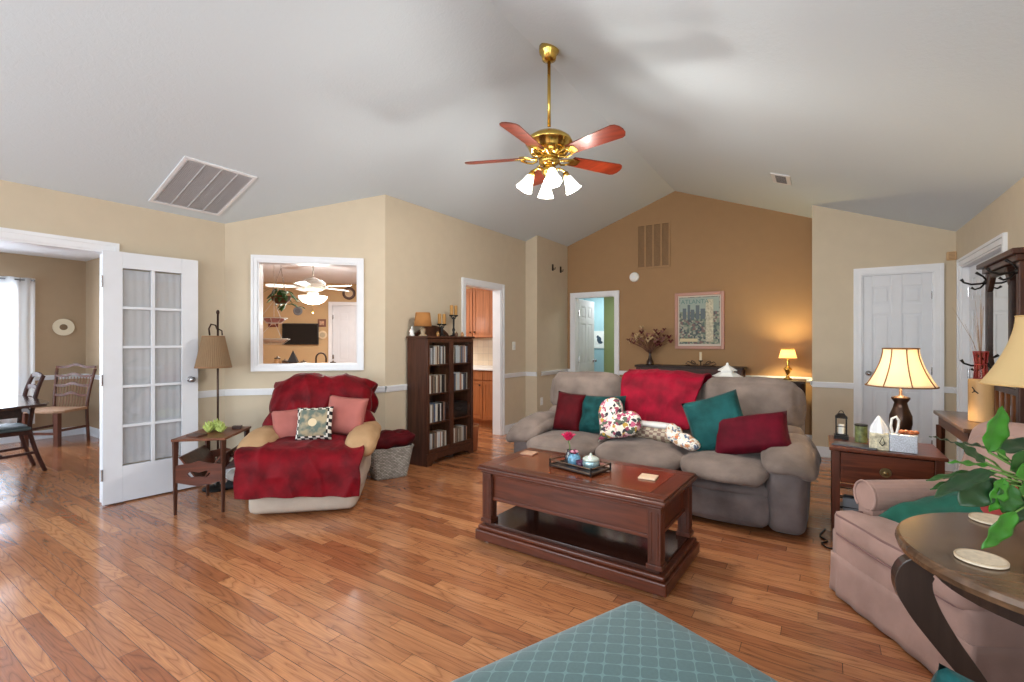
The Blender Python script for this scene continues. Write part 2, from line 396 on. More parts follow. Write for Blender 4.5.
# ---------------------------------------------------------------- room shell
XR, ZR, XL, ZL, SL, SR, XE = -1.802, 3.508, -4.804, 2.436, .357, .375, 1.131
def ztop(x): return (ZL+SL*(x-XL)) if x < XR else (ZR-SR*(x-XR))
class Wall:
    """p0->p1 with the room on its left-hand normal n; thickness goes away from the room"""
    def __init__(s, p0, p1, n, th=.12, tops=None):
        s.p0 = Vector((*p0, 0)); s.p1 = Vector((*p1, 0)); s.d = (s.p1-s.p0); s.L = s.d.length; s.d.normalize()
        s.n = Vector((*n, 0)).normalized(); s.th = th; s.tops = tops
    def pt(s, a, z, t=0): p = s.p0+s.d*a+s.n*t; return Vector((p.x, p.y, z))
    def top(s, a):
        if s.tops is not None: return s.tops
        return ztop((s.p0+s.d*a).x)+.03
    def blk(s, b, a0, a1, z0, z1, t0, t1):
        return b.hexa([s.pt(a0, z0, t0), s.pt(a1, z0, t0), s.pt(a1, z0, t1), s.pt(a0, z0, t1), s.pt(a0, z1, t0), s.pt(a1, z1, t0), s.pt(a1, z1, t1), s.pt(a0, z1, t1)])
    def build(s, name, mat, holes=(), extra=()):
        b = B(); br = sorted({0, s.L, *[h[0] for h in holes], *[h[1] for h in holes], *extra})
        for a0, a1 in zip(br, br[1:]):
            mid = (a0+a1)/2; hs = [h for h in holes if h[0] < mid < h[1]]
            z0 = 0
            if hs:
                h = hs[0]
                if h[2] > 0: s.blk(b, a0, a1, 0, h[2], 0, -s.th)
                z0 = h[3]
            t = [s.top(a0), s.top(a1)]
            b.hexa([s.pt(a0, z0, 0), s.pt(a1, z0, 0), s.pt(a1, z0, -s.th), s.pt(a0, z0, -s.th), s.pt(a0, t[0], 0), s.pt(a1, t[1], 0), s.pt(a1, t[1], -s.th), s.pt(a0, t[0], -s.th)])
        o = b.build(name, mat); o['kind'] = 'structure'; return o
    def strip(s, b, a0, a1, kind):
        if kind == 'rail':
            s.blk(b, a0, a1, .785, .848, 0, .012); s.blk(b, a0, a1, .80, .836, 0, .022); s.blk(b, a0, a1, .830, .846, 0, .034)
        else:
            s.blk(b, a0, a1, 0, .10, 0, .014); s.blk(b, a0, a1, .0, .022, 0, .026); s.blk(b, a0, a1, .10, .115, 0, .008)
    def casing(s, b, a0, a1, zt, w=.07, sill=None, depth=.018):
        z0 = 0 if sill is None else sill-w
        s.blk(b, a0-w, a0, z0, zt+w, 0, depth); s.blk(b, a1, a1+w, z0, zt+w, 0, depth); s.blk(b, a0, a1, zt, zt+w, 0, depth)
        m = w*.62
        s.blk(b, a0-w, a0-m, z0, zt+w, depth, depth+.008); s.blk(b, a1+m, a1+w, z0, zt+w, depth, depth+.008); s.blk(b, a0-m, a1+m, zt+m, zt+w, depth, depth+.008)
        zb = 0 if sill is None else sill+.014
        s.blk(b, a0, a0+.014, zb, zt-.014, .006, -s.th-.004); s.blk(b, a1-.014, a1, zb, zt-.014, .006, -s.th-.004); s.blk(b, a0, a1, zt-.014, zt, .006, -s.th-.004)
        if sill is not None:
            s.blk(b, a0, a1, sill-w, sill, 0, depth); s.blk(b, a0, a1, sill, sill+.014, .006, -s.th-.01); s.blk(b, a0-m, a1+m, sill-w, sill-m, depth, depth+.008)
YC, YK, YJ, XK, XN, YG, YRW, XS = 2.326, 3.380, 6.137, -3.751, -3.55, 7.149, 6.44, -.093
W_left = Wall((XL, -2.5), (XL, YC), (1, 0))
W_diag = Wall((XL, YC), (XK, YK), (1, -1))
W_kit = Wall((XK, YK), (XK, YJ), (1, 0))
W_jog = Wall((XK, YJ), (XN, YJ), (0, -1))
W_nook = Wall((XN, YJ+.12), (XN, YG), (1, 0))
W_gab = Wall((XN, YG), (XS, YG), (0, -1))
W_side = Wall((XS, YG), (XS, YRW+.12), (-1, 0))
W_clo = Wall((XS, YRW), (XE, YRW), (0, -1))
W_right = Wall((XE, YRW), (XE, -2.5), (-1, 0))
W_back = Wall((XE, -2.5), (XL, -2.5), (0, 1))
b = B(); b.box(-10, 1.4, -2.8, 10.4, -.1, 0); struct(b.build('floor', M_FLOOR))
# ceiling: two slopes meeting at the ridge
b = B()
prof = [(XL-.15, ztop(XL-.15)), (XR, ZR), (XE+.15, ztop(XE+.15)), (XE+.15, ztop(XE+.15)+.12), (XR, ZR+.12), (XL-.15, ztop(XL-.15)+.12)]
b.prism(prof, lambda x, z: (x, -2.65, z), lambda x, z: (x, YG+.13, z)); struct(b.build('ceiling', M_CEIL))
OD0, OD1 = 2.5+.08, 2.5+1.43          # dining opening along the left wall
W_left.build('wall_left', M_WALL, [(OD0, OD1, 0, 2.03), (.5, 1.9, .75, 2.2)])
W_diag.build('wall_diagonal', M_WALL, [(.29, 1.225, 1.07, 2.09)])
W_kit.build('wall_kitchen', M_WALL, [(4.68-YK, 5.47-YK, 0, 2.03)])
W_jog.build('wall_jog', M_WALL)
W_nook.build('wall_nook', M_WALL)
W_gab.build('wall_far', M_BROWN, [(.13, .83, 0, 2.03)], extra=(XR-XN,))
W_side.build('wall_side', M_BROWN)
W_clo.build('wall_closet', M_WALL, [(.455, 1.06, 0, 2.03)])
W_right.build('wall_right', M_WALL, [(YRW-6.21, YRW-4.93, 0, 2.03), (YRW-.95, YRW+.75, .8, 2.1)])
W_back.build('wall_back', M_WALL, [(.2, 1.7, .6, 2.4), (2.22, 3.72, .6, 2.4), (4.28, 5.6, .6, 2.4)], extra=(XE-XR,))
# rails and baseboards
for nm, kind in (('rail', 'rail'), ('baseboard', 'base')):
    segs = [(W_left, 0, .43 if kind == 'rail' else OD0-.07), (W_left, OD1+.07, W_left.L), (W_diag, 0, W_diag.L), (W_kit, 0, 4.61-YK), (W_kit, 5.54-YK, W_kit.L), (W_jog, 0, W_jog.L), (W_nook, 0, W_nook.L),
            (W_gab, 0, .06), (W_gab, .90, W_gab.L), (W_side, 0, W_side.L), (W_clo, 0, .385), (W_clo, 1.13, W_clo.L), (W_right, 0, YRW-6.28), (W_right, YRW-4.86, YRW-1.1 if kind == 'rail' else W_right.L)]
    names = {id(W_left): 'left', id(W_diag): 'diagonal', id(W_kit): 'kitchen', id(W_jog): 'jog', id(W_nook): 'nook', id(W_gab): 'far', id(W_side): 'side', id(W_clo): 'closet', id(W_right): 'right'}
    acc = {}
    for W, a0, a1 in segs:
        if a1-a0 < .005: continue
        W.strip(acc.setdefault(id(W), B()), a0, a1, kind)
    for i, (k, bb) in enumerate(acc.items()):
        struct(bb.build(('baseboard_'+names[k]) if kind == 'base' else 'trim_%d' % (i+1), M_TRIM))
def casing(n, W, a0, a1, zt, sill=None):
    bb = B(); W.casing(bb, a0, a1, zt, sill=sill); return struct(bb.build('trim_%d' % n, M_TRIM))
casing(20, W_left, OD0, OD1, 2.03); bb = B(); W_diag.casing(bb, .29, 1.225, 2.09, w=.055, sill=1.07); struct(bb.build('trim_21', M_TRIM)); casing(22, W_kit, 4.68-YK, 5.47-YK, 2.03)
casing(23, W_gab, .13, .83, 2.03); casing(24, W_clo, .455, 1.06, 2.03); casing(25, W_right, YRW-6.21, YRW-4.93, 2.03)
# windows of the room, behind the camera
def window(n, W, a0, a1, z0, z1, nv=2, nh=2):
    e = D.objects.new('window_%d' % n, None); COL.objects.link(e); e['kind'] = 'structure'
    bb = B()
    for t in ((a0-.06, a0+.04), (a1-.04, a1+.06)): W.blk(bb, t[0], t[1], z0-.06, z1+.06, -.07, .02)
    for t in ((z0-.06, z0+.04), (z1-.04, z1+.06)): W.blk(bb, a0, a1, t[0], t[1], -.07, .02)
    for i in range(1, nv): q = a0+(a1-a0)*i/nv; W.blk(bb, q-.012, q+.012, z0, z1, -.06, -.03)
    for i in range(1, nh): q = z0+(z1-z0)*i/nh; W.blk(bb, a0, a1, q-.018, q+.018, -.06, -.03)
    bb.build('window_frame', M_TRIM, e)
    bb = B(); W.blk(bb, a0, a1, z0, z1, -.05, -.046); bb.build('pane', M_GLASS, e)
window(1, W_back, .2, 1.7, .6, 2.4); window(2, W_back, 2.22, 3.72, .6, 2.4); window(3, W_back, 4.28, 5.6, .6, 2.4)
window(4, W_right, YRW-.95, YRW+.75, .8, 2.1, 3); window(5, W_left, .5, 1.9, .75, 2.2, 3)

# ---- rooms beyond
def slab(name, mat, x0, x1, y0, y1, z0, z1):
    bb = B(); bb.box(x0, x1, y0, y1, z0, z1); return struct(bb.build(name, mat))
XD = -8.75
WD_far = Wall((XD, -1.5), (XD, 2.36), (1, 0), tops=2.44); WD_far.build('wall_dining_far', M_DWALL, [(1.75, 3.0, .55, 2.02)])
WD_side = Wall((XD, 2.36), (XL-.12, 2.36), (0, -1), .1, tops=2.44); WD_side.build('wall_dining_side', M_DWALL)
WD_back = Wall((XL-.12, -1.5), (XD, -1.5), (0, 1), tops=2.44); WD_back.build('wall_dining_back', M_DWALL, [(.5, 3.2, .6, 2.1)])
window(6, WD_far, 1.75, 3.0, .55, 2.02, 2, 3); window(7, WD_back, .5, 3.2, .6, 2.1, 3)
slab('ceiling_dining', M_TRIM, XD-.12, XL-.12, -1.62, 2.46, 2.44, 2.54)
bb = B(); WD_far.strip(bb, 0, 1.69, 'rail'); WD_far.strip(bb, 3.06, WD_far.L, 'rail'); struct(bb.build('trim_30', M_TRIM))
bb = B(); WD_side.strip(bb, 0, WD_side.L, 'rail'); struct(bb.build('trim_31', M_TRIM))
bb = B(); WD_far.strip(bb, 0, WD_far.L, 'base'); struct(bb.build('baseboard_dining_far', M_TRIM))
bb = B(); WD_side.strip(bb, 0, WD_side.L, 'base'); struct(bb.build('baseboard_dining_side', M_TRIM))
# kitchen
WK_far = Wall((-9.6, 4.4), (-6.0, 8.0), (1, -1), tops=2.44); WK_far.build('wall_kitchen_far', M_KWALL)
Wall((-9.6, 2.46), (-9.6, 4.4), (1, 0), tops=2.44).build('wall_kitchen_left', M_KWALL)
WK_cab = Wall((-5.4, 6.40), (-3.87, 6.40), (0, -1), tops=2.44); WK_cab.build('wall_kitchen_cabinet', M_KWALL)
Wall((-5.4, 8.0), (-5.4, 6.52), (-1, 0), tops=2.44).build('wall_kitchen_inner', M_KWALL)
Wall((-6.0, 8.0), (-5.4, 8.0), (0, -1), tops=2.44).build('wall_kitchen_end', M_KWALL)
Wall((XD-.12, 2.46), (-9.6, 2.46), (0, 1), .1, tops=2.44).build('wall_kitchen_near', M_KWALL)
bb = B(); bb.prism([(-9.75, 2.46), (-4.90, 2.46), (-3.87, 3.50), (-3.87, 6.53), (-5.27, 6.53), (-5.27, 8.13), (-6.1, 8.13), (-9.75, 4.5)], lambda x, y: (x, y, 2.44), lambda x, y: (x, y, 2.54)); struct(bb.build('ceiling_kitchen', M_TRIM))
# bedroom
W_bb = Wall((-4.5, 9.9), (-3.4, 9.9), (0, -1), tops=2.44); W_bb.build('wall_bedroom_far', M_BLUE)
Wall((-4.5, YG+.12), (-4.5, 9.9), (1, 0), tops=2.44).build('wall_bedroom_left', M_BLUE)
Wall((-3.62, 8.9), (-2.3, 8.9), (0, -1), tops=2.44).build('wall_bedroom_green', M_GREEN)
Wall((-2.3, 8.9), (-2.3, YG+.12), (-1, 0), tops=2.44).build('wall_bedroom_right', M_GREEN)
Wall((-3.4, 9.9), (-3.4, 9.02), (-1, 0), tops=2.44).build('wall_bedroom_inner', M_BLUE)
slab('ceiling_bedroom', M_TRIM, -4.62, -2.18, YG+.12, 10.02, 2.44, 2.54)
slab('ceiling_kitchen_passage', M_TRIM, -3.68, -3.55, YG+.12, YG+.13, 2.2, 2.21) if False else None

# ---- doors
def panel_door(name, W, a0, a1, z1, t, hinge_left=True, knob=True, cols=2):
    e = D.objects.new(name, None); COL.objects.link(e); e['kind'] = 'structure'
    bb = B(); W.blk(bb, a0, a1, .01, z1, t-.035, t-.008)
    L = a1-a0; st = .11*L/.7 if cols == 2 else .1; wpan = (L-st*(cols+1))/cols
    # stiles and rails proud of the recessed panels
    for i in range(cols+1): W.blk(bb, a0+i*(wpan+st), a0+i*(wpan+st)+st, .01, z1, t-.008, t)
    rows = [(0, .20), (.80, .93), (1.60, 1.70), (z1-.12, z1)]
    for r0, r1 in rows:
        for i in range(cols): W.blk(bb, a0+st+i*(wpan+st), a0+st+i*(wpan+st)+wpan, max(.01, r0), r1, t-.008, t)
    for i in range(cols):
        x0 = a0+st+i*(wpan+st)
        for (q, q2), (s, _) in zip(rows, rows[1:]): W.blk(bb, x0+.03, x0+wpan-.03, q2+.03, s-.03, t-.008, t-.001)
    bb.build('door_slab', M_DOOR, e, bev=.003)
    ha = a0 if hinge_left else a1; ka = a1-.06 if hinge_left else a0+.06
    for z in (.25, 1.0, 1.78):
        bb = B(); bb.cyl(W.pt(ha, z-.045, t+.006), W.pt(ha, z+.045, t+.006), .008, n=8); W.blk(bb, min(ha, ha+(.022 if hinge_left else -.022)), max(ha, ha+(.022 if hinge_left else -.022)), z-.04, z+.04, t, t+.003)
        bb.build('hinge', M_STEEL, e)
    if knob:
        bb = B(); q = W.pt(ka, .96, 0); n = W.n
        bb.tube([q+n*t, q+n*(t+.008), q+n*(t+.012), q+n*(t+.035), q+n*(t+.045), q+n*(t+.06), q+n*(t+.066)], [.028, .028, .012, .012, .025, .022, .006], 14)
        bb.build('door_knob', M_STEEL, e, smooth=True)
    return e
panel_door('door_1', W_clo, .458, 1.057, 2.015, -.012, hinge_left=False)
panel_door('door_2', W_right, YRW-6.195, YRW-5.575, 2.015, -.05, hinge_left=True, knob=False)
panel_door('door_3', W_right, YRW-5.565, YRW-4.945, 2.015, -.05, hinge_left=False)
WBD = Wall((-3.40, YG+.13), (-3.42, YG+.13+.68), (1, .03)); panel_door('door_4', WBD, 0, .68, 2.01, 0, True)
# french door, open against the left wall
def french_door():
    e = D.objects.new('door_5', None); COL.objects.link(e); e['kind'] = 'structure'
    W = Wall((-4.765, 1.385), (-4.70, 2.045), (1, -.1)); L = .66
    bb = B(); t0, t1 = -.018, .018
    W.blk(bb, 0, .125, .012, 2.03, t0, t1); W.blk(bb, L-.125, L, .012, 2.03, t0, t1)
    W.blk(bb, .125, L-.125, .012, .30, t0, t1); W.blk(bb, .125, L-.125, 1.90, 2.03, t0, t1)
    W.blk(bb, L/2-.012, L/2+.012, .30, 1.90, t0+.004, t1-.002)
    for i in range(1, 5): z = .30+1.6*i/5; W.blk(bb, .125, L-.125, z-.011, z+.011, t0+.005, t1-.003)
    bb.build('door_frame', M_DOOR, e, bev=.002)
    bb = B(); W.blk(bb, .125, L-.125, .30, 1.90, .002, .006); bb.build('glass_panes', glass_mat('door_pane_glass', (1, 1, 1), .03, .10), e)
    bb = B(); N = 60
    bb.grid(lambda u, v: W.pt(.128+u*(L-.256), .31+v*1.58, -.011+.0018*math.sin(u*46)), N, 4); bb.build('sheer_curtain', plain('grey_sheer_cloth', (186, 189, 194), .9, spec=.1), e, smooth=True)
    bb = B(); q = W.pt(L-.06, .97, 0); n = W.n
    bb.tube([q+n*t for t in (.018, .026, .03, .052, .062, .078, .084)], [.028, .028, .012, .012, .026, .023, .006], 14); bb.build('door_knob', M_STEEL, e, smooth=True)
    for z in (.25, 1.0, 1.78):
        bb = B(); bb.cyl(W.pt(-.006, z-.045, .02), W.pt(-.006, z+.045, .02), .008, n=8); bb.build('hinge', M_STEEL, e)
french_door()

# ---- things fixed to walls and ceiling
def on_slope(xa, ya, side):
    return Vector((xa, ya, ztop(xa)))
def ceiling_panel(name, label, cat, c, sx, sy, right, builder):
    e = thing(name, label, cat, (c[0], c[1], ztop(c[0])))
    e.rotation_euler = (0, math.atan(SR) if right else -math.atan(SL), 0); builder(e); return e
def grille(e):
    bb = B(); w, h = .345, .275
    bb.box(-w, w, -h, -h+.022, -.012, 0); bb.box(-w, w, h-.022, h, -.012, 0); bb.box(-w, -w+.022, -h+.022, h-.022, -.012, 0); bb.box(w-.022, w, -h+.022, h-.022, -.012, 0)
    bb.build('frame', M_TRIM, e)
    bb = B(); bb.box(-w+.022, w-.022, -h+.022, h-.022, -.004, 0); bb.build('backing', plain('grey_louvre_paint', (196, 198, 202), .6), e)  # pale plate added to lighten the shaded gaps between louvres
    bb = B()
    for i in range(4):
        y0 = -h+.025+i*(2*h-.05)/4
        bb.box(-w+.025, w-.025, y0, y0+.006, -.013, 0)
        for k in range(9):
            y = y0+.012+k*(.125-.012)/9; bb.hexa([(-w+.025, y, -.010), (w-.025, y, -.010), (w-.025, y+.010, -.003), (-w+.025, y+.010, -.003), (-w+.025, y, -.0085), (w-.025, y, -.0085), (w-.025, y+.010, -.0015), (-w+.025, y+.010, -.0015)])
    bb.build('louvres', plain('grey_louvre_paint', (196, 198, 202), .6), e)
ceiling_panel('return_air_grille', 'large square white return air grille set in the sloped ceiling', 'vent', (-4.36, 1.94), 0, 0, False, grille)
def register(e):
    bb = B(); bb.box(-.09, .09, -.16, .16, -.008, 0); bb.build('face_plate', M_TRIM, e, bev=.003)
    bb = B()
    for k in range(7): bb.box(-.05, .05, -.12+k*.036, -.12+k*.036+.022, -.011, -.007)
    bb.build('louvres', plain('dark_register_slots', (110, 110, 114), .6), e)
e = ceiling_panel('ceiling_register', 'small white supply register with dark slots on right ceiling slope', 'vent', (-.345, 5.56), 0, 0, True, register); e.rotation_euler = (0, math.atan(SR), 0)
# brown wall grille
e = thing('louvre_grille', 'brown painted wall grille with four upright louvre columns, high on far wall', 'vent', (-2.12, YG, 2.74))
bb = B(); w, h = .24, .325
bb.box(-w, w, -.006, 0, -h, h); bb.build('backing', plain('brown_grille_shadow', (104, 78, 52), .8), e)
bb = B()
for i in range(5): x = -w+i*2*w/4; bb.box(x-.012, x+.012, -.016, -.004, -h+.012, h-.012)
for z in (-h, h): bb.box(-w-.012, w+.012, -.016, -.004, z-.012, z+.012)
bb.build('frame', M_BROWN, e)
bb = B()
for k in range(40): z = -h+.014+k*(2*h-.028)/40; bb.box(-w, w, -.010, -.005, z, z+.007)
bb.build('louvres', M_BROWN, e)
# round white disc
e = thing('smoke_alarm', 'round white smoke alarm on brown far wall beside the grille', 'smoke alarm', (-2.41, YG, 2.29))
bb = B(); bb.tube([(0, 0, 0), (0, -.012, 0), (0, -.03, 0), (0, -.038, 0)], [.075, .075, .068, .045], 28); bb.build('housing', M_WHITE, e, smooth=False)
bb = B(); bb.tube([(0, -.037, 0), (0, -.041, 0)], [.02, .018], 16); bb.build('test_button', M_TRIM, e)
# poster
def poster():
    e = thing('framed_poster', 'pink framed city skyline poster headed ATLANTA on the brown wall', 'poster', (-1.465, YG, 1.60))
    W2, H2 = .335, .405
    bb = B()
    frame_y(bb, -W2, W2, -H2, H2, .045, -.028, 0)
    bb.build('frame', plain('dusty_pink_frame', (176, 128, 112), .45), e, bev=.006)
    bb = B(); bb.box(-W2+.04, W2-.04, -.012, -.002, -H2+.04, H2-.04); bb.build('mat_board', plain('pale_mat_board', (206, 196, 182), .8), e)
    m, t, q = nt('skyline_print')
    tc = t.nodes.new('ShaderNodeTexCoord'); v = t.nodes.new('ShaderNodeTexVoronoi'); v.inputs['Scale'].default_value = 38; v.distance = 'CHEBYCHEV'
    t.links.new(tc.outputs['Object'], v.inputs['Vector']); s = t.nodes.new('ShaderNodeSeparateColor'); t.links.new(v.outputs['Color'], s.inputs[0])
    r = t.nodes.new('ShaderNodeValToRGB'); r.color_ramp.interpolation = 'CONSTANT'; el = r.color_ramp.elements
    el[0].color = (*lin((86, 100, 92)), 1); el[1].position = .25; el[1].color = (*lin((128, 138, 120)), 1)
    for p, c in ((.5, (160, 158, 140)), (.7, (120, 96, 92)), (.85, (70, 80, 84))): z = el.new(p); z.color = (*lin(c), 1)
    t.links.new(s.outputs[0], r.inputs[0]); t.links.new(r.outputs[0], q.inputs['Base Color']); q.inputs['Roughness'].default_value = .6
    bb = B(); bb.box(-W2+.062, W2-.062, -.014, -.010, -H2+.072, H2-.066); bb.build('print', m, e)
    bb = B(); bb.box(-W2+.07, W2-.07, -.0150, -.013, .13, H2-.075); bb.build('printed_sky', plain('print_sky', (152, 166, 156), .6), e)
    bb = B()
    for x, wd, hh in ((-.20, .05, .16), (-.14, .035, .21), (-.09, .05, .14), (-.02, .05, .20), (.05, .06, .15)): bb.box(x-wd/2, x+wd/2, -.0165, -.0145, .02, .02+hh)
    bb.build('printed_towers', plain('print_towers', (92, 104, 110), .6), e)
    bb = B(); bb.box(.09, .19, -.0165, -.0145, -.30, .30); bb.build('printed_tower_tall', plain('print_tall_tower', (190, 184, 160), .6, var=.3, vscale=40), e)
    bb = B(); bb.box(-W2+.07, -.02, -.0165, -.0145, -H2+.105, -H2+.15); bb.build('printed_caption_band', plain('print_cream', (206, 190, 150), .6), e)
    fc = D.curves.new('poster_title', 'FONT'); fc.body = 'ATLANTA'; fc.size = .085; fc.align_x = 'CENTER'; fc.extrude = .0008
    fo = D.objects.new('poster_title', fc); COL.objects.link(fo); fo.parent = e; fo.location = (-.06, -.0165, .245); fo.rotation_euler = (R(90), 0, 0)
    fc.materials.append(plain('print_title_ink', (88, 128, 124), .6))
    me = D.meshes.new_from_object(fo); fm = D.objects.new('poster_title', me); COL.objects.link(fm); fm.parent = e; fm.location = fo.location; fm.rotation_euler = fo.rotation_euler; D.objects.remove(fo)
poster()
# chime, switches, outlet
e = thing('door_chime', 'small square tan door chime high in corner above closet door', 'door chime', (1.095, YRW, 2.165))
bb = B(); bb.box(-.040, .035, -.04, 0, -.042, .042); bb.build('cover', plain('tan_chime_box', (196, 160, 118), .6), e, bev=.008)
bb = B()
for k in range(5): bb.box(-.025, .02, -.042, -.038, -.03+k*.014, -.026+k*.014)
bb.build('grille_slots', plain('chime_slots', (140, 108, 76), .6), e)
def plate(name, label, cat, W, a, z, toggles='switch'):
    e = thing(name, label, cat, W.pt(a, z, 0), math.atan2(W.n.y, W.n.x)+PI/2)
    bb = B(); bb.box(-.038, .038, -.007, 0, -.06, .06); bb.build('cover_plate', M_WHITE, e, bev=.002)
    bb = B()
    if toggles == 'switch': bb.box(-.005, .005, -.016, -.006, -.012, .012)
    else:
        for s in (-.022, .022): bb.cyl((0, -.009, s), (0, -.006, s), .015)
    bb.build('toggle' if toggles == 'switch' else 'sockets', M_TRIM, e)
plate('light_switch', 'white light switch plate on tan wall right of kitchen doorway', 'light switch', W_kit, 5.81-YK, 1.24)
plate('power_outlet', 'white wall outlet low on tan wall behind sofa arm', 'outlet', W_nook, 6.27-YJ-.12, .40, 'outlet')
for y, nm in ((6.62, 'left small dark bracket high on tan nook wall'), (6.89, 'right small dark bracket high on tan nook wall')):
    e = thing('hook_bracket', nm, 'bracket', (XN, y, 2.465)); bb = B(); bb.box(0, .012, -.018, .018, -.05, .05); bb.build('back_plate', M_BLACK, e)
    bb = B(); bb.tube([(.01, 0, -.02), (.045, 0, -.03), (.05, 0, .0)], .007, 8); bb.build('hook', M_BLACK, e)

# ---------------------------------------------------------------- ceiling fan
def ceiling_fan(name, label, loc, zc, zm, base, blade_mat, metal, rad, shades=True, blade_up=0, group=None):
    e = thing(name, label, 'ceiling fan', loc)
    # z values are relative to loc.z = ceiling
    bb = B(); bb.lathe([(.02, -.075), (.05, -.065), (.055, -.03), (.07, -.015), (.074, .0), (.074, .03)] if shades else [(.02, -.07), (.07, -.05), (.08, 0)]); bb.build('canopy', metal, e, smooth=True)
    bb = B(); bb.cyl((0, 0, zm+.15), (0, 0, -.08), .0125); bb.build('downrod', metal, e, smooth=True)
    bb = B(); bb.lathe([(.02, .13), (.03, .12), (.06, .105), (.12, .085), (.16, .055), (.174, .025), (.165, .02), (.15, -.02), (.13, -.055), (.07, -.07), (.055, -.08), (.075, -.09), (.075, -.12), (.03, -.145), (.01, -.15)], (0, 0, zm)); bb.build('motor_housing', metal, e, smooth=True)
    for i in range(5):
        a = R(base+72*i); ca, sa = math.cos(a), math.sin(a)
        rot = Matrix.Rotation(a, 4, 'Z') @ Matrix.Rotation(R(-14 if shades else 12), 4, 'X')
        zb = zm-.075 if shades else zm-.01
        bb = B()
        for sy in (-1, 1): bb.tube([Matrix.Rotation(a, 4, 'Z') @ Vector((x, sy*y, zb+z)) for x, y, z in ((.09, .02, -.015), (.13, .05, -.02), (.17, .055, -.01), (.215, .03, .0))], .008, 8)
        bb.tube([Matrix.Rotation(a, 4, 'Z') @ Vector((x, 0, zb+z)) for x, z in ((.09, -.015), (.2, 0))], .008, 8)
        P = [(.18, -.045), (.18, .045), (.25, .03), (.25, -.03)]
        bb.prism(P, lambda x, y: rot @ Vector((x, y, -.008)) + Vector((0, 0, zb)), lambda x, y: rot @ Vector((x, y, -.003)) + Vector((0, 0, zb)))
        arm = bb.build('blade_arm', metal, e, smooth=False)
        N = 10; poly = []
        w0, w1 = .052, .072
        poly += [(.19, -w0), (rad-.05, -w1)]
        for k in range(1, 6): q = -PI/2+PI*k/6; poly.append((rad-.05+.05*math.cos(q)*1.0, w1*math.sin(q)*1.0 if abs(math.sin(q)) < 1 else w1))
        poly += [(rad-.05, w1), (.19, w0)]
        bb = B(); bb.prism(poly, lambda x, y: rot @ Vector((x, y, -.003)) + Vector((0, 0, zb)), lambda x, y: rot @ Vector((x, y, .003)) + Vector((0, 0, zb)))
        bb.build('blade', blade_mat, e)
    if shades:
        bb = B(); bb.lathe([(.02, -.145), (.05, -.15), (.055, -.19), (.03, -.215), (.008, -.23)], (0, 0, zm)); bb.build('light_kit_hub', metal, e, smooth=True)
        for i in range(4):
            a = R(213+90*i+4); d = Vector((math.cos(a), math.sin(a), 0))
            c = Vector((0, 0, zm-.17))
            bb = B(); bb.tube([c+d*.03, c+d*.08+Vector((0, 0, .012)), c+d*.115+Vector((0, 0, -.005)), c+d*.125+Vector((0, 0, -.03))], .009, 8); bb.cyl(c+d*.118+Vector((0, 0, -.015)), c+d*.136+Vector((0, 0, -.05)), .02, .026)
            ar = bb.build('lamp_arm', metal, e, smooth=True)
            tilt = Matrix.Rotation(a, 4, 'Z') @ Matrix.Rotation(R(-28), 4, 'Y')
            o0 = c+d*.13+Vector((0, 0, -.04))
            bb = B(); bb.lathe([(.022, 0), (.03, -.02), (.04, -.055), (.05, -.09), (.062, -.118), (.058, -.115), (.045, -.085), (.03, -.04), (.018, -.01)], o0, 24, mat=tilt, cap=False, wob=lambda an, z: 1+.04*math.cos(8*an)*(1 if z < -.08 else 0))
            bb.build('lamp_shade', M_GLOW, e, smooth=True)
            p = Vector(loc)+o0+(tilt @ Vector((0, 0, -.10)))
            point('fan_bulb', p+Vector((0, 0, -.05)), 26, (1.0, .95, .88), .05)
    return e
M_BLADE = wood('mahogany_fan_blade', (118, 42, 22), .5, .35, 0, .8, .1)
ceiling_fan('ceiling_fan', 'brass ceiling fan with mahogany blades and four glowing glass shades', (-1.68, 3.08, 3.44), 0, -.705, 202, M_BLADE, M_BRASS, .64)

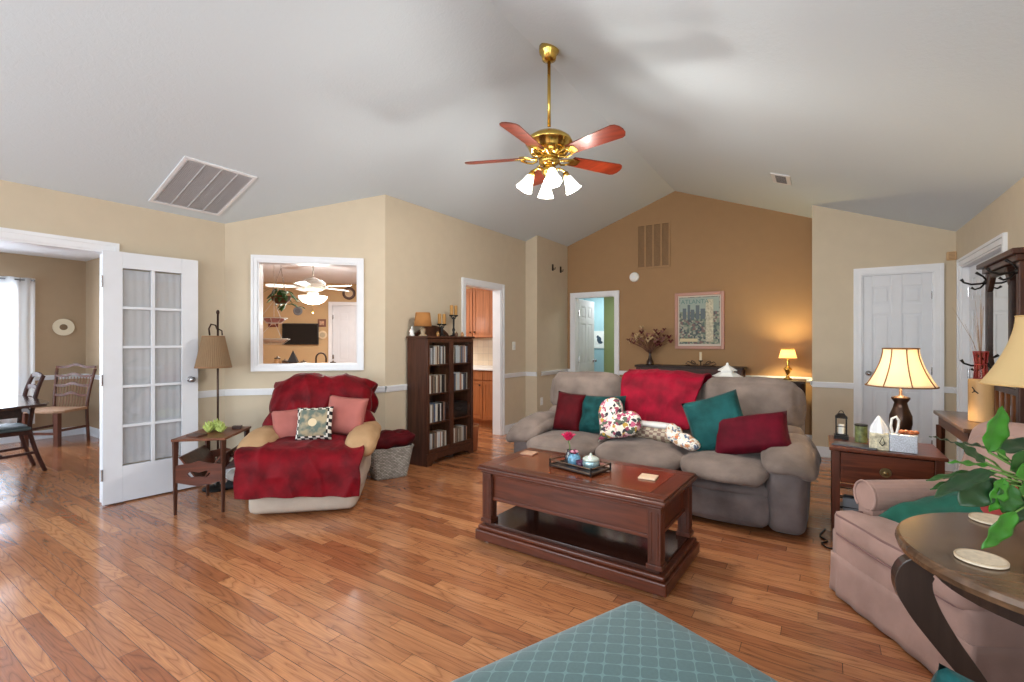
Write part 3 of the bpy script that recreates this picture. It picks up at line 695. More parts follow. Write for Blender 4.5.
# ---------------------------------------------------------------- soft furnishing helpers
def pillow(bb, w, h, t, n=16, amp=.006, seed=0, pinch=.10):
    """square cushion in local x (width), z (height), y (thickness), centred"""
    for side in (-1, 1):
        def f(u, v):
            a, c = 2*u-1, 2*v-1
            x = a*w/2*(1-pinch*(1-abs(a)**.5)*0-pinch*.6*(1-c*c)*abs(a)**2); z = c*h/2*(1-pinch*.6*(1-a*a)*abs(c)**2)
            th = t/2*max(0, (1-a**4))**.55*max(0, (1-c**4))**.55
            q = noise.noise(Vector((x*9+seed, z*9, side*3+seed*2)))*amp*3*min(1, th/(t/2))
            return Vector((x, side*(th+q), z))
        bb.grid(f, n, n)
    bmesh.ops.remove_doubles(bb.bm, verts=bb.bm.verts[:], dist=.0008)
def drape(bb, prof, x0, x1, nu=40, nv=60, curl=.0, amp=.012, freq=5, seed=0, edge=.03, tilt=0, slant=0, taper=0, arch=0):
    """cloth following the polyline prof of (y, z) across x0..x1"""
    pts = [Vector((0, *p)) for p in prof]; L = [0]
    for a, c in zip(pts, pts[1:]): L.append(L[-1]+(c-a).length)
    def at(s):
        s = max(0, min(L[-1], s))
        for i in range(len(pts)-1):
            if s <= L[i+1]+1e-9:
                k = (s-L[i])/max(1e-9, L[i+1]-L[i]); return pts[i].lerp(pts[i+1], k)
        return pts[-1]
    def smooth(s): return (at(s-.03)+at(s)+at(s+.03)+at(s-.015)+at(s+.015))/5
    def f(u, v):
        a = 2*u-1; s = v*L[-1]
        ext = edge*noise.noise(Vector((seed+9, v*4, 0)))*abs(a)**3*2
        x = x0+(x1-x0)*u+math.copysign(ext, a)-taper*max(0, v-.45)*u**2
        end = edge*noise.noise(Vector((u*5, seed+3, 1)))*(v-.5)*2.2*(abs(2*v-1)**3)
        s2 = s+end
        p = smooth(s2); d = smooth(s2+.02)-smooth(s2-.02); d = d.normalized() if d.length > 1e-6 else Vector((0, 0, 1))
        nrm = Vector((0, d.z, -d.y))
        k = max(0, abs(a)-.82)/.18
        w = .0
        q = Vector((x*freq+seed, s*freq*.55, seed*1.3)); w = .006+max(0, amp*(.6+1.1*noise.noise(q)))+amp*.8*(1-abs(noise.noise(q*1.35+Vector((3, 1, 5)))))**6+amp*.30*noise.noise(q*3.3)+amp*.5*max(0, noise.noise(Vector((x*freq*2.2+s*4+seed, s*freq*.6-x*2, 4))))
        p = p+nrm*w + Vector((x, 0, 0)) + slantv(x, slant)
        p += Vector((0, curl*k*k, -abs(curl)*k*k*.3-arch*abs(a)**3*(1-abs(2*v-1))*1.0))
        return p
    def slantv(x, sl): return Vector((0, 0, sl*(x-(x0+x1)/2)))
    bb.grid(f, nu, nv); return bb

# ---------------------------------------------------------------- sofa
SX, SY = -1.25, 4.05
sofa = thing('reclining_sofa', 'three seat taupe suede reclining sofa facing the coffee table', 'sofa', (SX, SY, 0))
bb = B(); bb.box(-.95, .95, -.30, .36, .06, .34); bb.box(-1.1, 1.1, .2, .42, .06, .6); bb.build('base', M_SOFA2, sofa, bev=.02)
for x in (-1.02, 1.02):
    for y in (-.3, .35): bb = B(); bb.cyl((x, y, 0), (x, y, .07), .03); bb.build('foot', M_BLACK, sofa)
secs = [(-.95, -.31), (-.31, .37), (.37, .95)]
for i, (a0, a1) in enumerate(secs):
    c = (a0+a1)/2; w = (a1-a0)/2
    bb = B(); bb.puff((c, -.20, .405), (w-.006, .32, .055), .052, .035, 16, .010, 5, i, warp=lambda p: (p.x*(1-.14*max(0, -p.y/.33)**4), p.y, p.z-(.035*max(0, (-p.y-.2)/.13)**1.5)))
    bb.build('seat_cushion', M_SOFA, sofa, smooth=True)
    bb = B(); bb.puff((c, -.35, .275), (w-.006, .075, .055), .06, .02, 12, .008, 6, i+5); bb.build('footrest_pad', M_SOFA2, sofa, smooth=True)
    bb = B(); bb.puff((c, -.385, .155), (w-.008, .055, .115), .045, .015, 12, .006, 6, i+9); bb.build('footrest_panel', M_SOFA2, sofa, smooth=True)
    lean = Matrix.Rotation(R(-9), 4, 'X')
    x0, x1 = [(-1.05, -.31), (-.31, .40), (.40, 1.13)][i]; c2, w2 = (x0+x1)/2, (x1-x0)/2
    bb = B(); bb.puff((c2, .27, .80-(.03 if i == 1 else 0)), (w2-.003, .115-(.015 if i == 1 else 0), .185), .095, .03, 16, .010, 5, i+14, mat=lean); bb.build('head_cushion', M_SOFA, sofa, smooth=True)
    bb = B(); bb.puff((c2, .20, .53), (w2-.006, .10, .15), .08, .025, 14, .010, 5, i+20, mat=lean); bb.build('lumbar_cushion', M_SOFA, sofa, smooth=True)
    bb = B(); bb.puff((c2, .36, .55), (w2-.004, .07, .36), .05, .01, 8, .004, 5, i+30, mat=Matrix.Rotation(R(-4), 4, 'X')); bb.build('back_panel', M_SOFA2, sofa, smooth=True)
for s in (-1, 1):
    bb = B(); bb.puff((s*1.05-(0 if s > 0 else -.04), -.03, .26), (.115, .39, .235), .06, .015, 14, .010, 4, s+40); bb.build('arm_panel', M_SOFA2, sofa, smooth=True)
    bb = B(); bb.puff((s*1.06-(0 if s > 0 else -.04), -.06, .530), (.150, .39, .066), .064, .030, 16, .014, 5, s+44, warp=lambda p: (p.x, p.y, p.z-.07*max(0, (-p.y-.05)/.35)**2-.05*((p.x)/.15)**2*(1 if p.x*s > 0 else 0))); bb.build('arm_pad', M_SOFA, sofa, smooth=True)
# throw over the middle back
bb = B(); drape(bb, [(.50, .62), (.47, .90), (.42, 1.0), (.33, 1.02), (.20, .985), (.125, .86), (.085, .70), (.05, .57)], -.27, .42, 60, 80, amp=.014, freq=5, seed=2, edge=.012, slant=-.02, taper=.16)
tag(bb.build('throw_blanket', M_CRIM, smooth=True, solid=.012), 'crimson plush throw hanging over the middle of sofa back', 'blanket', (SX, SY, 0))
# pillows on the sofa (resting on seat, leaning on back)
def cushion(name, label, mat, w, h, t, loc, lean, roll=0, yaw=0, seed=0, cat='cushion', pinch=.1, amp=.006):
    bb = B(); pillow(bb, w, h, t, seed=seed, pinch=pinch, amp=amp)
    return tag(bb.build(name, mat, smooth=True), label, cat, loc, (Matrix.Rotation(yaw, 4, 'Z') @ Matrix.Rotation(-lean, 4, 'X') @ Matrix.Rotation(roll, 4, 'Y')).to_euler())
cushion('throw_pillow', 'dark red square throw pillow at left end of sofa', M_DRED, .27, .37, .14, (-1.965, 3.985, .65), R(16), R(5), R(8), 1)
cushion('throw_pillow', 'crumpled teal velvet pillow behind the floral heart pillow', M_TEAL, .44, .36, .16, (-1.66, 4.03, .645), R(18), R(-3), R(-4), 4, amp=.018)
cushion('throw_pillow', 'teal pillow standing on its corner on right half of sofa', M_TEAL2 if False else plain('teal_matte_velvet', (24, 76, 76), .75, var=.35, vscale=8, bump=.3, bscale=40, sheen=.06), .42, .42, .15, (-.675, 3.89, .69), R(20), R(-20), R(0), 8)
cushion('throw_pillow', 'burgundy oblong pillow leaning on right sofa arm', M_BURG, .52, .30, .16, (-.435, 3.83, .635), R(28), R(-13), R(-6), 12)
def heart_pillow():
    bb = B(); N = 40
    for side in (-1, 1):
        def f(u, v):
            a = 2*PI*u; r = v
            x = 16*math.sin(a)**3/17; z = (13*math.cos(a)-5*math.cos(2*a)-2*math.cos(3*a)-math.cos(4*a))/15
            th = .065*math.sqrt(max(0, 1-r**3))
            return Vector((x*r*.225, side*th, z*r*.205+.01))
        bb.grid(f, N, 10, wrapu=True)
    bmesh.ops.remove_doubles(bb.bm, verts=bb.bm.verts[:], dist=.001)
    m = floral('floral_print_cloth', [(234, 222, 206), (196, 92, 122), (236, 228, 212), (70, 84, 74), (224, 170, 176), (54, 50, 60), (240, 232, 220), (190, 150, 60), (150, 60, 84), (88, 96, 80)], 34)
    return tag(bb.build('heart_pillow', m, smooth=True), 'floral heart shaped pillow leaning on teal pillow', 'cushion', (-1.47, 3.86, .625), (Matrix.Rotation(R(-26), 4, 'X') @ Matrix.Rotation(R(32), 4, 'Y')).to_euler())
heart_pillow()
bb = B(); bb.puff((0, 0, 0), (.13, .05, .045), .04, .01, 10, .012, 14, 2); bb.puff((-.09, .01, .03), (.06, .045, .05), .04, .01, 8, .01, 14, 3)
tag(bb.build('floral_bolster', floral('orange_floral_cloth', [(232, 226, 214), (206, 122, 76), (226, 214, 196), (90, 106, 130), (196, 150, 110), (236, 230, 222)], 48), smooth=True), 'small orange and white floral bolster beside teal corner pillow', 'cushion', (-.90, 3.80, .545), (R(10), R(16), R(-18)))
m, t, q = nt('plaid_cloth'); tc = t.nodes.new('ShaderNodeTexCoord'); ck = t.nodes.new('ShaderNodeTexChecker'); ck.inputs['Scale'].default_value = 30
ck.inputs[1].default_value = (*lin((172, 158, 136)), 1); ck.inputs[2].default_value = (*lin((118, 92, 80)), 1); t.links.new(tc.outputs['Object'], ck.inputs[0]); t.links.new(ck.outputs[0], q.inputs['Base Color'])
bb = B(); bb.puff((0, 0, 0), (.19, .07, .055), .05, .005, 10, .008, 8)
tag(bb.build('folded_plaid_blanket', m, smooth=True), 'folded brown plaid blanket on middle seat under crimson throw', 'blanket', (-1.16, 3.99, .535), (0, 0, R(-6)))
bb = B(); bb.puff((0, 0, 0), (.17, .05, .02), .02, .003, 8, .004, 8)
tag(bb.build('folded_white_cloth', plain('white_cloth', (220, 216, 212), .9), smooth=True), 'folded white cloth lying on the plaid blanket on sofa', 'cloth', (-1.18, 4.0, .607), (0, 0, R(-4)))

# ---------------------------------------------------------------- coffee table
ct = thing('coffee_table', 'cherry wood coffee table with lower shelf and corner posts', 'coffee table', (-1.265, 2.775, 0), R(-2.5)); ct.scale = (.962, .91, 1.035)
bb = B(); bb.box(-.64, .64, -.345, .345, .450, .472); bb.box(-.62, .62, -.325, .325, .432, .450); bb.build('moulded_edge', M_CHERRY, ct, bev=.008)
for q in ((-.335, -.255), (.255, .335)): bb = B(); bb.box(-.63, .63, q[0], q[1], .472, .484); bb.build('table_top_border', M_CHERRY, ct, bev=.002)
for q in ((-.63, -.53), (.53, .63)): bb = B(); bb.box(q[0], q[1], -.254, .254, .472, .484); bb.build('table_top_end_border', M_CHERRYY, ct, bev=.002)
bb = B(); bb.box(-.527, .527, -.252, .252, .472, .4835); bb.build('table_top_panel', wood('table_top_wood', (116, 58, 33), .6,   .16, 0, .7, .3), ct, bev=.001)
bb = B(); bb.box(-.56, .56, -.290, -.272, .265, .432); bb.box(-.56, .56, .272, .290, .265, .432); bb.box(-.575, -.557, -.26, .26, .265, .432); bb.box(.557, .575, -.26, .26, .265, .432)
bb.box(-.57, .57, -.298, -.288, .265, .285); bb.box(-.57, .57, -.298, -.288, .415, .432); bb.box(.575, .583, -.27, .27, .265, .285); bb.box(.575, .583, -.27, .27, .412, .432); bb.build('apron', M_CHERRY, ct, bev=.003)
for sx in (-1, 1):
    for sy in (-1, 1):
        bb = B(); x, y = sx*.575, sy*.285; bb.box(x-.036, x+.036, y-.036, y+.036, .125, .432); bb.box(x-.044, x+.044, y-.044, y+.044, .125, .150)
        for q in (-.018, .018): bb.box(x+q-.006, x+q+.006, y-.040, y+.040, .17, .41); bb.box(x-.040, x+.040, y+q-.006, y+q+.006, .17, .41)
        bb.build('leg', M_CHERRYZ, ct, bev=.003)
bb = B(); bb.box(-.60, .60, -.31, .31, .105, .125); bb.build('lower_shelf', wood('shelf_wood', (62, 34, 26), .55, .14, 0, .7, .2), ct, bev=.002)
bb = B(); bb.box(-.65, .65, -.355, .355, .015, .08); bb.box(-.635, .635, -.34, .34, .08, .105); bb.build('plinth', M_CHERRY, ct, bev=.008)
for sx in (-1, 1):
    for sy in (-1, 1):
        bb = B(); bb.cyl((sx*.58, sy*.30, 0), (sx*.58, sy*.30, .016), .022, n=14); bb.build('caster', M_STEEL, ct)
ZT = .484*1.035+.0005
tr = thing('serving_tray', 'dark rectangular serving tray with wire rails on coffee table', 'tray', (-1.285, 2.76, ZT), R(-14)); tr.scale = (.82, .82, .95)
bb = B(); bb.box(-.20, .20, -.12, .12, .006, .014)
bb.build('tray_base', plain('dark_tray', (48, 36, 34), .3), tr, bev=.002)
for z in (.018, .048):
    bb = B(); c = [(-.20, -.12), (.20, -.12), (.20, .12), (-.20, .12)]; pts = []
    for i in range(4):
        a, d = Vector(c[i]), Vector(c[(i+1) % 4]); 
        for k in range(8): p = a.lerp(d, k/8); pts.append((p.x, p.y, z))
    bb.tube(pts, .0045, 6, closed=True); bb.build('tray_rail', plain('dark_brass_rail', (120, 100, 84), .3, .7), tr, smooth=True)
bb = B()
for x, y in ((-.20, -.12), (.20, -.12), (.20, .12), (-.20, .12)): bb.cyl((x, y, 0), (x, y, .055), .007, n=8)
bb.build('tray_post', M_BLACK, tr)
def on(th, x, y): # point in a thing's frame
    m = Matrix.Rotation(th.rotation_euler.z, 4, 'Z'); return Vector(th.location)+m @ Vector((x*th.scale.x, y*th.scale.y, 0))
ZTR = ZT+.014
p = on(tr, -.13, .03)
e = thing('flower_vase', 'small dark glass vase holding one magenta rose on tray', 'vase', (p.x, p.y, ZTR))
bb = B(); bb.lathe([(.02, 0), (.028, .01), (.03, .04), (.016, .07), (.018, .085), (.014, .084), (.01, .07), (.02, .03)], n=18); bb.build('vase_body', plain('smoky_glass', (60, 58, 62), .15, spec=.7), e, smooth=True)
bb = B(); bb.tube([(0, 0, .05), (.005, 0, .11), (-.005, -.004, .145)], .003, 6); bb.build('stem', M_STEM, e)
bb = B()
for ring, (r, n_, h, tl) in enumerate(((.014, 5, .055, .1), (.028, 7, .056, .3), (.042, 9, .050, .6))):
    for k in range(n_):
        a = 2*PI*k/n_+ring*.5; d = Vector((math.cos(a), math.sin(a), 0)); s = Vector((-d.y, d.x, 0))
        c0 = Vector((-.005, -.004, .148))
        bb.grid(lambda u, v: c0+d*(r*v*(1+.25*tl))+s*((u-.5)*.042*math.sin(PI*min(1, .25+v*.75)))+Vector((0, 0, h*v*(1-.45*tl*v)+.004*math.cos((u-.5)*3))), 4, 4)
bb.build('bloom', plain('magenta_petal', (206, 28, 88), .6, var=.25, vscale=60), e, smooth=True, solid=.0015)
p = on(tr, -.055, .0)
e = thing('blue_glass_jar', 'blue patterned glass jar filled with pink blossoms on tray', 'jar', (p.x, p.y, ZTR))
bb = B(); bb.lathe([(.026, 0), (.04, .01), (.044, .035), (.038, .06), (.028, .07), (.03, .076), (.025, .074), (.033, .055), (.036, .02), (.02, .008)], n=20)
bb.build('jar_body', plain('blue_mosaic_glass', (104, 150, 176), .15, var=.6, vscale=70), e, smooth=True)
for k in range(7):
    bb = B(); a = k*.9; bb.ball((.018*math.cos(a)*(k > 0), .018*math.sin(a)*(k > 0), .082+.004*(k % 3)), .011, 8, (1, 1, .8)); bb.build('blossom', plain('pale_pink_blossom', (226, 160, 176), .8) if k % 2 else plain('wine_blossom', (120, 40, 70), .8), e, smooth=True)
p = on(tr, .085, .03)
e = thing('round_glass_dish', 'round lidded silver glass candle dish on tray', 'candle dish', (p.x, p.y, ZTR))
bb = B(); bb.lathe([(.03, 0), (.05, .006), (.056, .03), (.052, .048), (.05, .05)], n=24); bb.build('dish_body', plain('silver_blue_glass', (150, 178, 182), .12, .5, var=.4, vscale=40), e, smooth=True)
bb = B(); bb.lathe([(.054, .05), (.05, .062), (.03, .074), (.01, .078), (.009, .088), (.004, .094)], n=24); bb.build('lid', plain('pale_glass_lid', (206, 216, 204), .12, .3), e, smooth=True)
p = on(tr, .02, -.02)
e = thing('purple_votive', 'dark purple glass votive between jar and dish on tray', 'candle', (p.x+.0, p.y-.0, ZTR))
bb = B(); bb.lathe([(.016, 0), (.022, .01), (.026, .045), (.022, .044), (.012, .02)], n=16); bb.build('cup', plain('purple_glass', (74, 36, 62), .15), e, smooth=True)
bb = B(); bb.cyl((0, 0, .018), (0, 0, .036), .017); bb.build('candle_wax', plain('plum_wax', (110, 60, 90), .5), e)
for x, y, n_ in ((-1.76, 2.93, 'cork coaster at far left end of coffee table'), (-.86, 2.80, 'pale cork coaster at right end of coffee table')):
    bb = B(); bb.box(-.05, .05, -.05, .05, 0, .009); tag(bb.build('coaster', plain('cork_tile_'+str(n_[0]), (178, 138, 112) if n_[0] == 'c' else (226, 196, 164), .6, var=.1), bev=.002), n_, 'coaster', (x, y, ZT+.0005), (0, 0, R(4)))

# ---------------------------------------------------------------- recliner
RC = (-3.545, 2.455, 0); RA = R(44)
rec = thing('recliner_chair', 'cream recliner armchair covered with red throws under pass-through window', 'armchair', RC, RA)
bb = B(); bb.puff((-.02, -.03, .155), (.385, .41, .135), .05, .012, 12, .006, 5, 1); bb.build('base', M_CREAMF, rec, smooth=True)
bb = B(); bb.puff((0, -.08, .335), (.31, .32, .085), .07, .03, 14, .006, 5, 2); bb.build('seat', M_CREAMF, rec, smooth=True)
bb = B(); bb.puff((0, .27, .62), (.35, .085, .305), .084, .02, 16, .008, 4, 3, mat=Matrix.Rotation(R(-12), 4, 'X'), warp=lambda p: (p.x*(1-.18*max(0, p.z/.32)**3), p.y, p.z)); bb.build('backrest', M_CREAMF, rec, smooth=True)
for s in (-1, 1):
    bb = B(); bb.puff((s*.345-.01, .02, .31), (.07, .32, .17), .05, .01, 10, .005, 5, s+5); bb.build('arm_panel', M_CREAMF, rec, smooth=True)
    bb = B(); bb.puff((s*.385, -.06, .52), (.115, .33, .070), .07, .015, 14, .008, 5, s+7, warp=lambda p: (p.x, p.y, p.z-.05*max(0, (-p.y-.1)/.2)**2)); bb.build('arm_pad', M_TANF, rec, smooth=True)
bb = B(); drape(bb, [(.52, .62), (.49, .82), (.46, .93), (.38, .975), (.27, .965), (.18, .88), (.135, .74), (.10, .60), (.08, .50)], -.43, .40, 90, 100, curl=.12, amp=.024, freq=5, seed=5, edge=.045, arch=.09)
tag(bb.build('throw_blanket', M_RED, smooth=True, solid=.012), 'deep red plush throw spread over the recliner back', 'blanket', RC, (0, 0, RA))
bb = B(); drape(bb, [(.10, .50), (-.05, .495), (-.30, .49), (-.44, .47), (-.49, .41), (-.50, .30), (-.51, .16)], -.45, .40, 90, 90, curl=-.0, amp=.022, freq=3.4, seed=11, edge=.035, slant=-.04)
tag(bb.build('throw_blanket', M_RED, smooth=True, solid=.012), 'deep red plush throw over the recliner seat hanging to the floor', 'blanket', RC, (0, 0, RA))
def rp(x, y, z): m = Matrix.Rotation(RA, 4, 'Z'); return m @ Vector((x, y, 0))+Vector((RC[0], RC[1], z))
# patterned pillow with black and white border
m, t, q = nt('bordered_scene_cloth'); tc = t.nodes.new('ShaderNodeTexCoord'); s = t.nodes.new('ShaderNodeSeparateXYZ'); t.links.new(tc.outputs['Object'], s.inputs[0])
mx = math_node(t, 'MAXIMUM', math_node(t, 'ABSOLUTE', s.outputs[0]), math_node(t, 'ABSOLUTE', s.outputs[2]))
bd = math_node(t, 'GREATER_THAN', mx, .106)
ck = t.nodes.new('ShaderNodeTexChecker'); ck.inputs['Scale'].default_value = 34; ck.inputs[1].default_value = (*lin((232, 226, 214)), 1); ck.inputs[2].default_value = (*lin((28, 26, 30)), 1)
cxy = t.nodes.new('ShaderNodeCombineXYZ'); t.links.new(s.outputs[0], cxy.inputs[0]); t.links.new(s.outputs[2], cxy.inputs[1]); t.links.new(cxy.outputs[0], ck.inputs[0])
nz = t.nodes.new('ShaderNodeTexNoise'); nz.inputs['Scale'].default_value = 16; t.links.new(tc.outputs['Object'], nz.inputs['Vector'])
rr = t.nodes.new('ShaderNodeValToRGB'); rr.color_ramp.elements[0].position = .4; rr.color_ramp.elements[1].position = .6; rr.color_ramp.elements[0].color = (*lin((92, 104, 96)), 1); rr.color_ramp.elements[1].color = (*lin((166, 150, 120)), 1); t.links.new(nz.outputs[0], rr.inputs[0])
dist = t.nodes.new('ShaderNodeVectorMath'); dist.operation = 'LENGTH'; t.links.new(cxy.outputs[0], dist.inputs[0])
inner = mixc(t, math_node(t, 'LESS_THAN', dist.outputs['Value'], .032), rr.outputs[0], lin((214, 194, 158)))
t.links.new(mixc(t, bd, inner, ck.outputs[0]), q.inputs['Base Color']); q.inputs['Roughness'].default_value = .9
p = rp(.01, -.16, .645); cushion('throw_pillow', 'grey picture pillow with black and white checked border on recliner', m, .285, .27, .11, p, R(20), R(-2), RA+R(-6), 21)
p = rp(.23, -.02, .68); cushion('throw_pillow', 'plain pink square pillow at right side of recliner', M_PINKP, .33, .33, .12, p, R(18), R(7), RA+R(-4), 22)
p = rp(-.20, -.05, .62); cushion('throw_pillow', 'pink pillow mostly hidden at left side of recliner', M_PINKP, .27, .27, .11, p, R(20), R(-4), RA+R(14), 23)

# ---------------------------------------------------------------- wedge side table
wt = thing('magazine_side_table', 'small dark walnut side table with scalloped magazine rack beneath', 'side table', (-4.12, 1.90, 0), R(44)); wt.scale = (1.13, 1.05, .98)
bb = B(); bb.prism([(-.165, -.24), (.165, -.24), (.185, .24), (-.13, .24)], lambda x, y: (x, y, .565), lambda x, y: (x, y, .585)); bb.build('table_top', wood('side_table_wood', (112, 66, 44), .6, .4, 1, 1.0, .05), wt, bev=.003)
for x, y in ((-.145, -.22), (.145, -.22), (.16, .215), (-.11, .215)):
    bb = B(); bb.tube([(x, y, 0), (x, y, .45), (x, y, .565)], [.0105, .018, .021], 4); bb.build('leg', M_DKWOOD, wt)
def scallop(y):
    top = [(-.14, .38), (-.10, .385), (-.06, .40), (0, .415), (.06, .40), (.10, .385), (.14, .38)]; bot = [(.14, .26), (.09, .245), (.05, .225), (0, .22), (-.05, .225), (-.09, .245), (-.14, .26)]
    return top+bot
for y in (-.225, .215):
    bb = B()
    for seg in (((-.14, .38), (-.05, .395), (-.05, .335), (-.07, .31), (-.05, .285), (-.05, .225), (-.14, .25)), ((.14, .38), (.05, .395), (.05, .335), (.07, .31), (.05, .285), (.05, .225), (.14, .25)),
                ((-.05, .395), (0, .412), (.05, .395), (.05, .335), (0, .32), (-.05, .335)), ((-.05, .285), (0, .29), (.05, .285), (.05, .225), (0, .215), (-.05, .225))):
        bb.prism(list(seg), lambda a, z: (a, y-.006, z), lambda a, z: (a, y+.006, z))
    bb.build('end_panel', M_CHERRY, wt)
for s in (-1, 1):
    bb = B(); bb.hexa([(0, -.21, .24), (s*.012, -.21, .24), (s*.012, .20, .24), (0, .20, .24), (s*.12, -.21, .44), (s*.132, -.21, .44), (s*.132, .20, .44), (s*.12, .20, .44)]); bb.build('rack_side', M_CHERRY, wt)
bb = B(); pts = [(.15+.02*math.sin(k/8*PI), -.08+.22*k/8, .40+.06*math.sin(k/8*PI)) for k in range(9)]; bb.tube(pts, .010, 8); bb.build('rack_handle', M_DKWOODX, wt, smooth=True)
ft = thing('artichoke_flower_bunch', 'pale green artificial succulent bunch on walnut side table', 'plant', (*on(wt, .0, .04)[:2], .574)); ft.scale = (1.35, 1.35, 1.6)
random.seed(3)
for k in range(7):
    c = Vector((random.uniform(-.07, .08), random.uniform(-.05, .06), .02)); bb = B()
    for j in range(14):
        a = j*2.4; r = .012+.024*(j/14); d = Vector((math.cos(a), math.sin(a), 0)); s_ = Vector((-d.y, d.x, 0)); h = .055-.035*(j/14)
        bb.grid(lambda u, v: c+d*(r*v)+s_*((u-.5)*.022*math.sin(PI*(.12+.86*v)))+Vector((0, 0, -.018+h*v)), 2, 4)
    bb.build('rosette', plain('pale_green_petal', (176, 190, 104), .6, var=.3, vscale=30), ft, smooth=True, solid=.002)
p = on(wt, -.05, -.13); bb = B(); bb.box(-.055, .055, -.045, .045, 0, .012); tag(bb.build('small_book', plain('dark_leather', (70, 40, 30), .5), bev=.002), 'small dark notebook at front of walnut side table', 'book', (p.x, p.y, .574), (0, 0, R(20)))
p = on(wt, .12, .13); bb = B(); bb.box(-.035, .035, -.025, .025, 0, .025); tag(bb.build('trinket_box', plain('dark_box_wood', (60, 36, 28), .4), bev=.003), 'tiny dark trinket box behind the succulents on side table', 'box', (p.x, p.y, .574), (0, 0, R(50)))
# things on the floor under the side table
bb = B(); bb.puff((0, 0, .05), (.15, .07, .05), .04, .01, 10, .012, 9, 2); tag(bb.build('folded_cloth', plain('grey_white_cloth', (190, 186, 180), .9), smooth=True), 'pale folded cloth on floor behind the walnut side table', 'cloth', (-4.36, 2.30, .06), (0, 0, R(60)))
bb = B(); bb.puff((0, 0, .03), (.17, .09, .03), .03, .005, 10, .006, 9, 4); tag(bb.build('flat_bag', plain('black_felt', (24, 26, 30), .9), smooth=True), 'black bag lying flat on floor under pale folded cloth', 'bag', (-4.36, 2.30, .0), (0, 0, R(50)))

# ---------------------------------------------------------------- floor lamp
fl = thing('floor_lamp', 'slim dark floor lamp with pleated tan shade by french door', 'lamp', (-4.50, 2.12, 0))
bb = B(); bb.lathe([(.12, 0), (.12, .012), (.09, .022), (.02, .035), (.012, .06)], n=28); bb.build('base', M_BLACK, fl, smooth=True)
bb = B(); bb.cyl((0, 0, .04), (0, 0, 1.56), .009, n=10); bb.ball((0, 0, 1.565), .014, 8, (1, 1, 1.6)); bb.build('pole', M_BRONZE, fl, smooth=True)
bb = B(); bb.tube([(0, 0, 1.40), (-.02, -.01, 1.45), (-.055, -.03, 1.46), (-.075, -.04, 1.42), (-.07, -.035, 1.36)], .007, 8); bb.tube([(0, 0, 1.42), (.03, .02, 1.40), (.035, .02, 1.36)], .006, 8); bb.build('arm', M_BRONZE, fl, smooth=True)
bb = B(); bb.lathe([(.140, 1.075), (.085, 1.35)], (-.035, -.02, 0), 96, cap=False, wob=lambda a, z: 1+.018*math.cos(48*a)); bb.build('lamp_shade', M_TANSH, fl, solid=.003)
bb = B(); bb.lathe([(.142, 1.072), (.145, 1.08), (.141, 1.088)], (-.035, -.02, 0), 48, cap=False); bb.lathe([(.086, 1.342), (.090, 1.35), (.085, 1.356)], (-.035, -.02, 0), 48, cap=False); bb.build('shade_trim', plain('shade_trim', (140, 104, 72), .7), fl)

# ---------------------------------------------------------------- basket of blankets
bk = thing('wicker_basket', 'grey wicker laundry basket beside dark media cabinet', 'basket', (-3.52, 3.22, 0), R(66))
def bsk(u, v):
    a = 2*PI*u; z = .29*v; sx = .155+.06*v; sy = .10+.035*v
    c, s_ = math.cos(a), math.sin(a); k = (abs(c)**5+abs(s_)**5)**(-1/5)
    ww = .003*math.cos(28*a)*(1 if int(v*16) % 2 else -1)
    return Vector((c*k*(sx+ww), s_*k*(sy+ww), z))
m, t, q = nt('grey_wicker'); tc = t.nodes.new('ShaderNodeTexCoord'); ck = t.nodes.new('ShaderNodeTexBrick'); mp = t.nodes.new('ShaderNodeMapping'); mp.inputs['Rotation'].default_value = (R(90), 0, 0)
ck.inputs['Scale'].default_value = 1; ck.inputs['Brick Width'].default_value = .03; ck.inputs['Row Height'].default_value = .014; ck.inputs['Mortar Size'].default_value = .002
ck.inputs['Color1'].default_value = (*lin((196, 192, 184)), 1); ck.inputs['Color2'].default_value = (*lin((150, 146, 138)), 1); ck.inputs['Mortar'].default_value = (*lin((84, 80, 74)), 1)
t.links.new(tc.outputs['Object'], mp.inputs[0]); t.links.new(mp.outputs[0], ck.inputs[0]); t.links.new(ck.outputs[0], q.inputs['Base Color']); q.inputs['Roughness'].default_value = .8
bb = B(); bb.grid(bsk, 112, 16, wrapu=True); bb.box(-.14, .14, -.09, .09, .002, .010); bb.build('basket_body', m, bk, smooth=True, solid=.006)
bb = B(); bb.tube([bsk(k/64, 1) for k in range(64)], .010, 8, closed=True); bb.build('rim', m, bk, smooth=True)
p = (-3.52, 3.22, 0)
bb = B(); bb.puff((.0, .0, .355), (.205, .135, .065), .055, .015, 16, .030, 11, 3); tag(bb.build('throw_blanket', M_DRED, smooth=True), 'dark red folded blanket topping the wicker basket', 'blanket', p, (0, 0, R(66)))
bb = B(); bb.puff((.02, .0, .270), (.165, .095, .045), .04, .008, 14, .014, 12, 6); tag(bb.build('grey_blanket', plain('charcoal_knit', (84, 78, 78), .9, var=.2), smooth=True), 'charcoal knit blanket squeezed below red blanket in basket', 'blanket', p, (0, 0, R(66)))
bb = B(); bb.puff((-.135, -.035, .285), (.05, .05, .055), .03, .01, 12, .016, 16, 8); tag(bb.build('white_blanket', plain('white_blue_cloth', (206, 208, 218), .9), smooth=True), 'crumpled white cloth poking from left end of basket', 'cloth', p, (0, 0, R(66)))

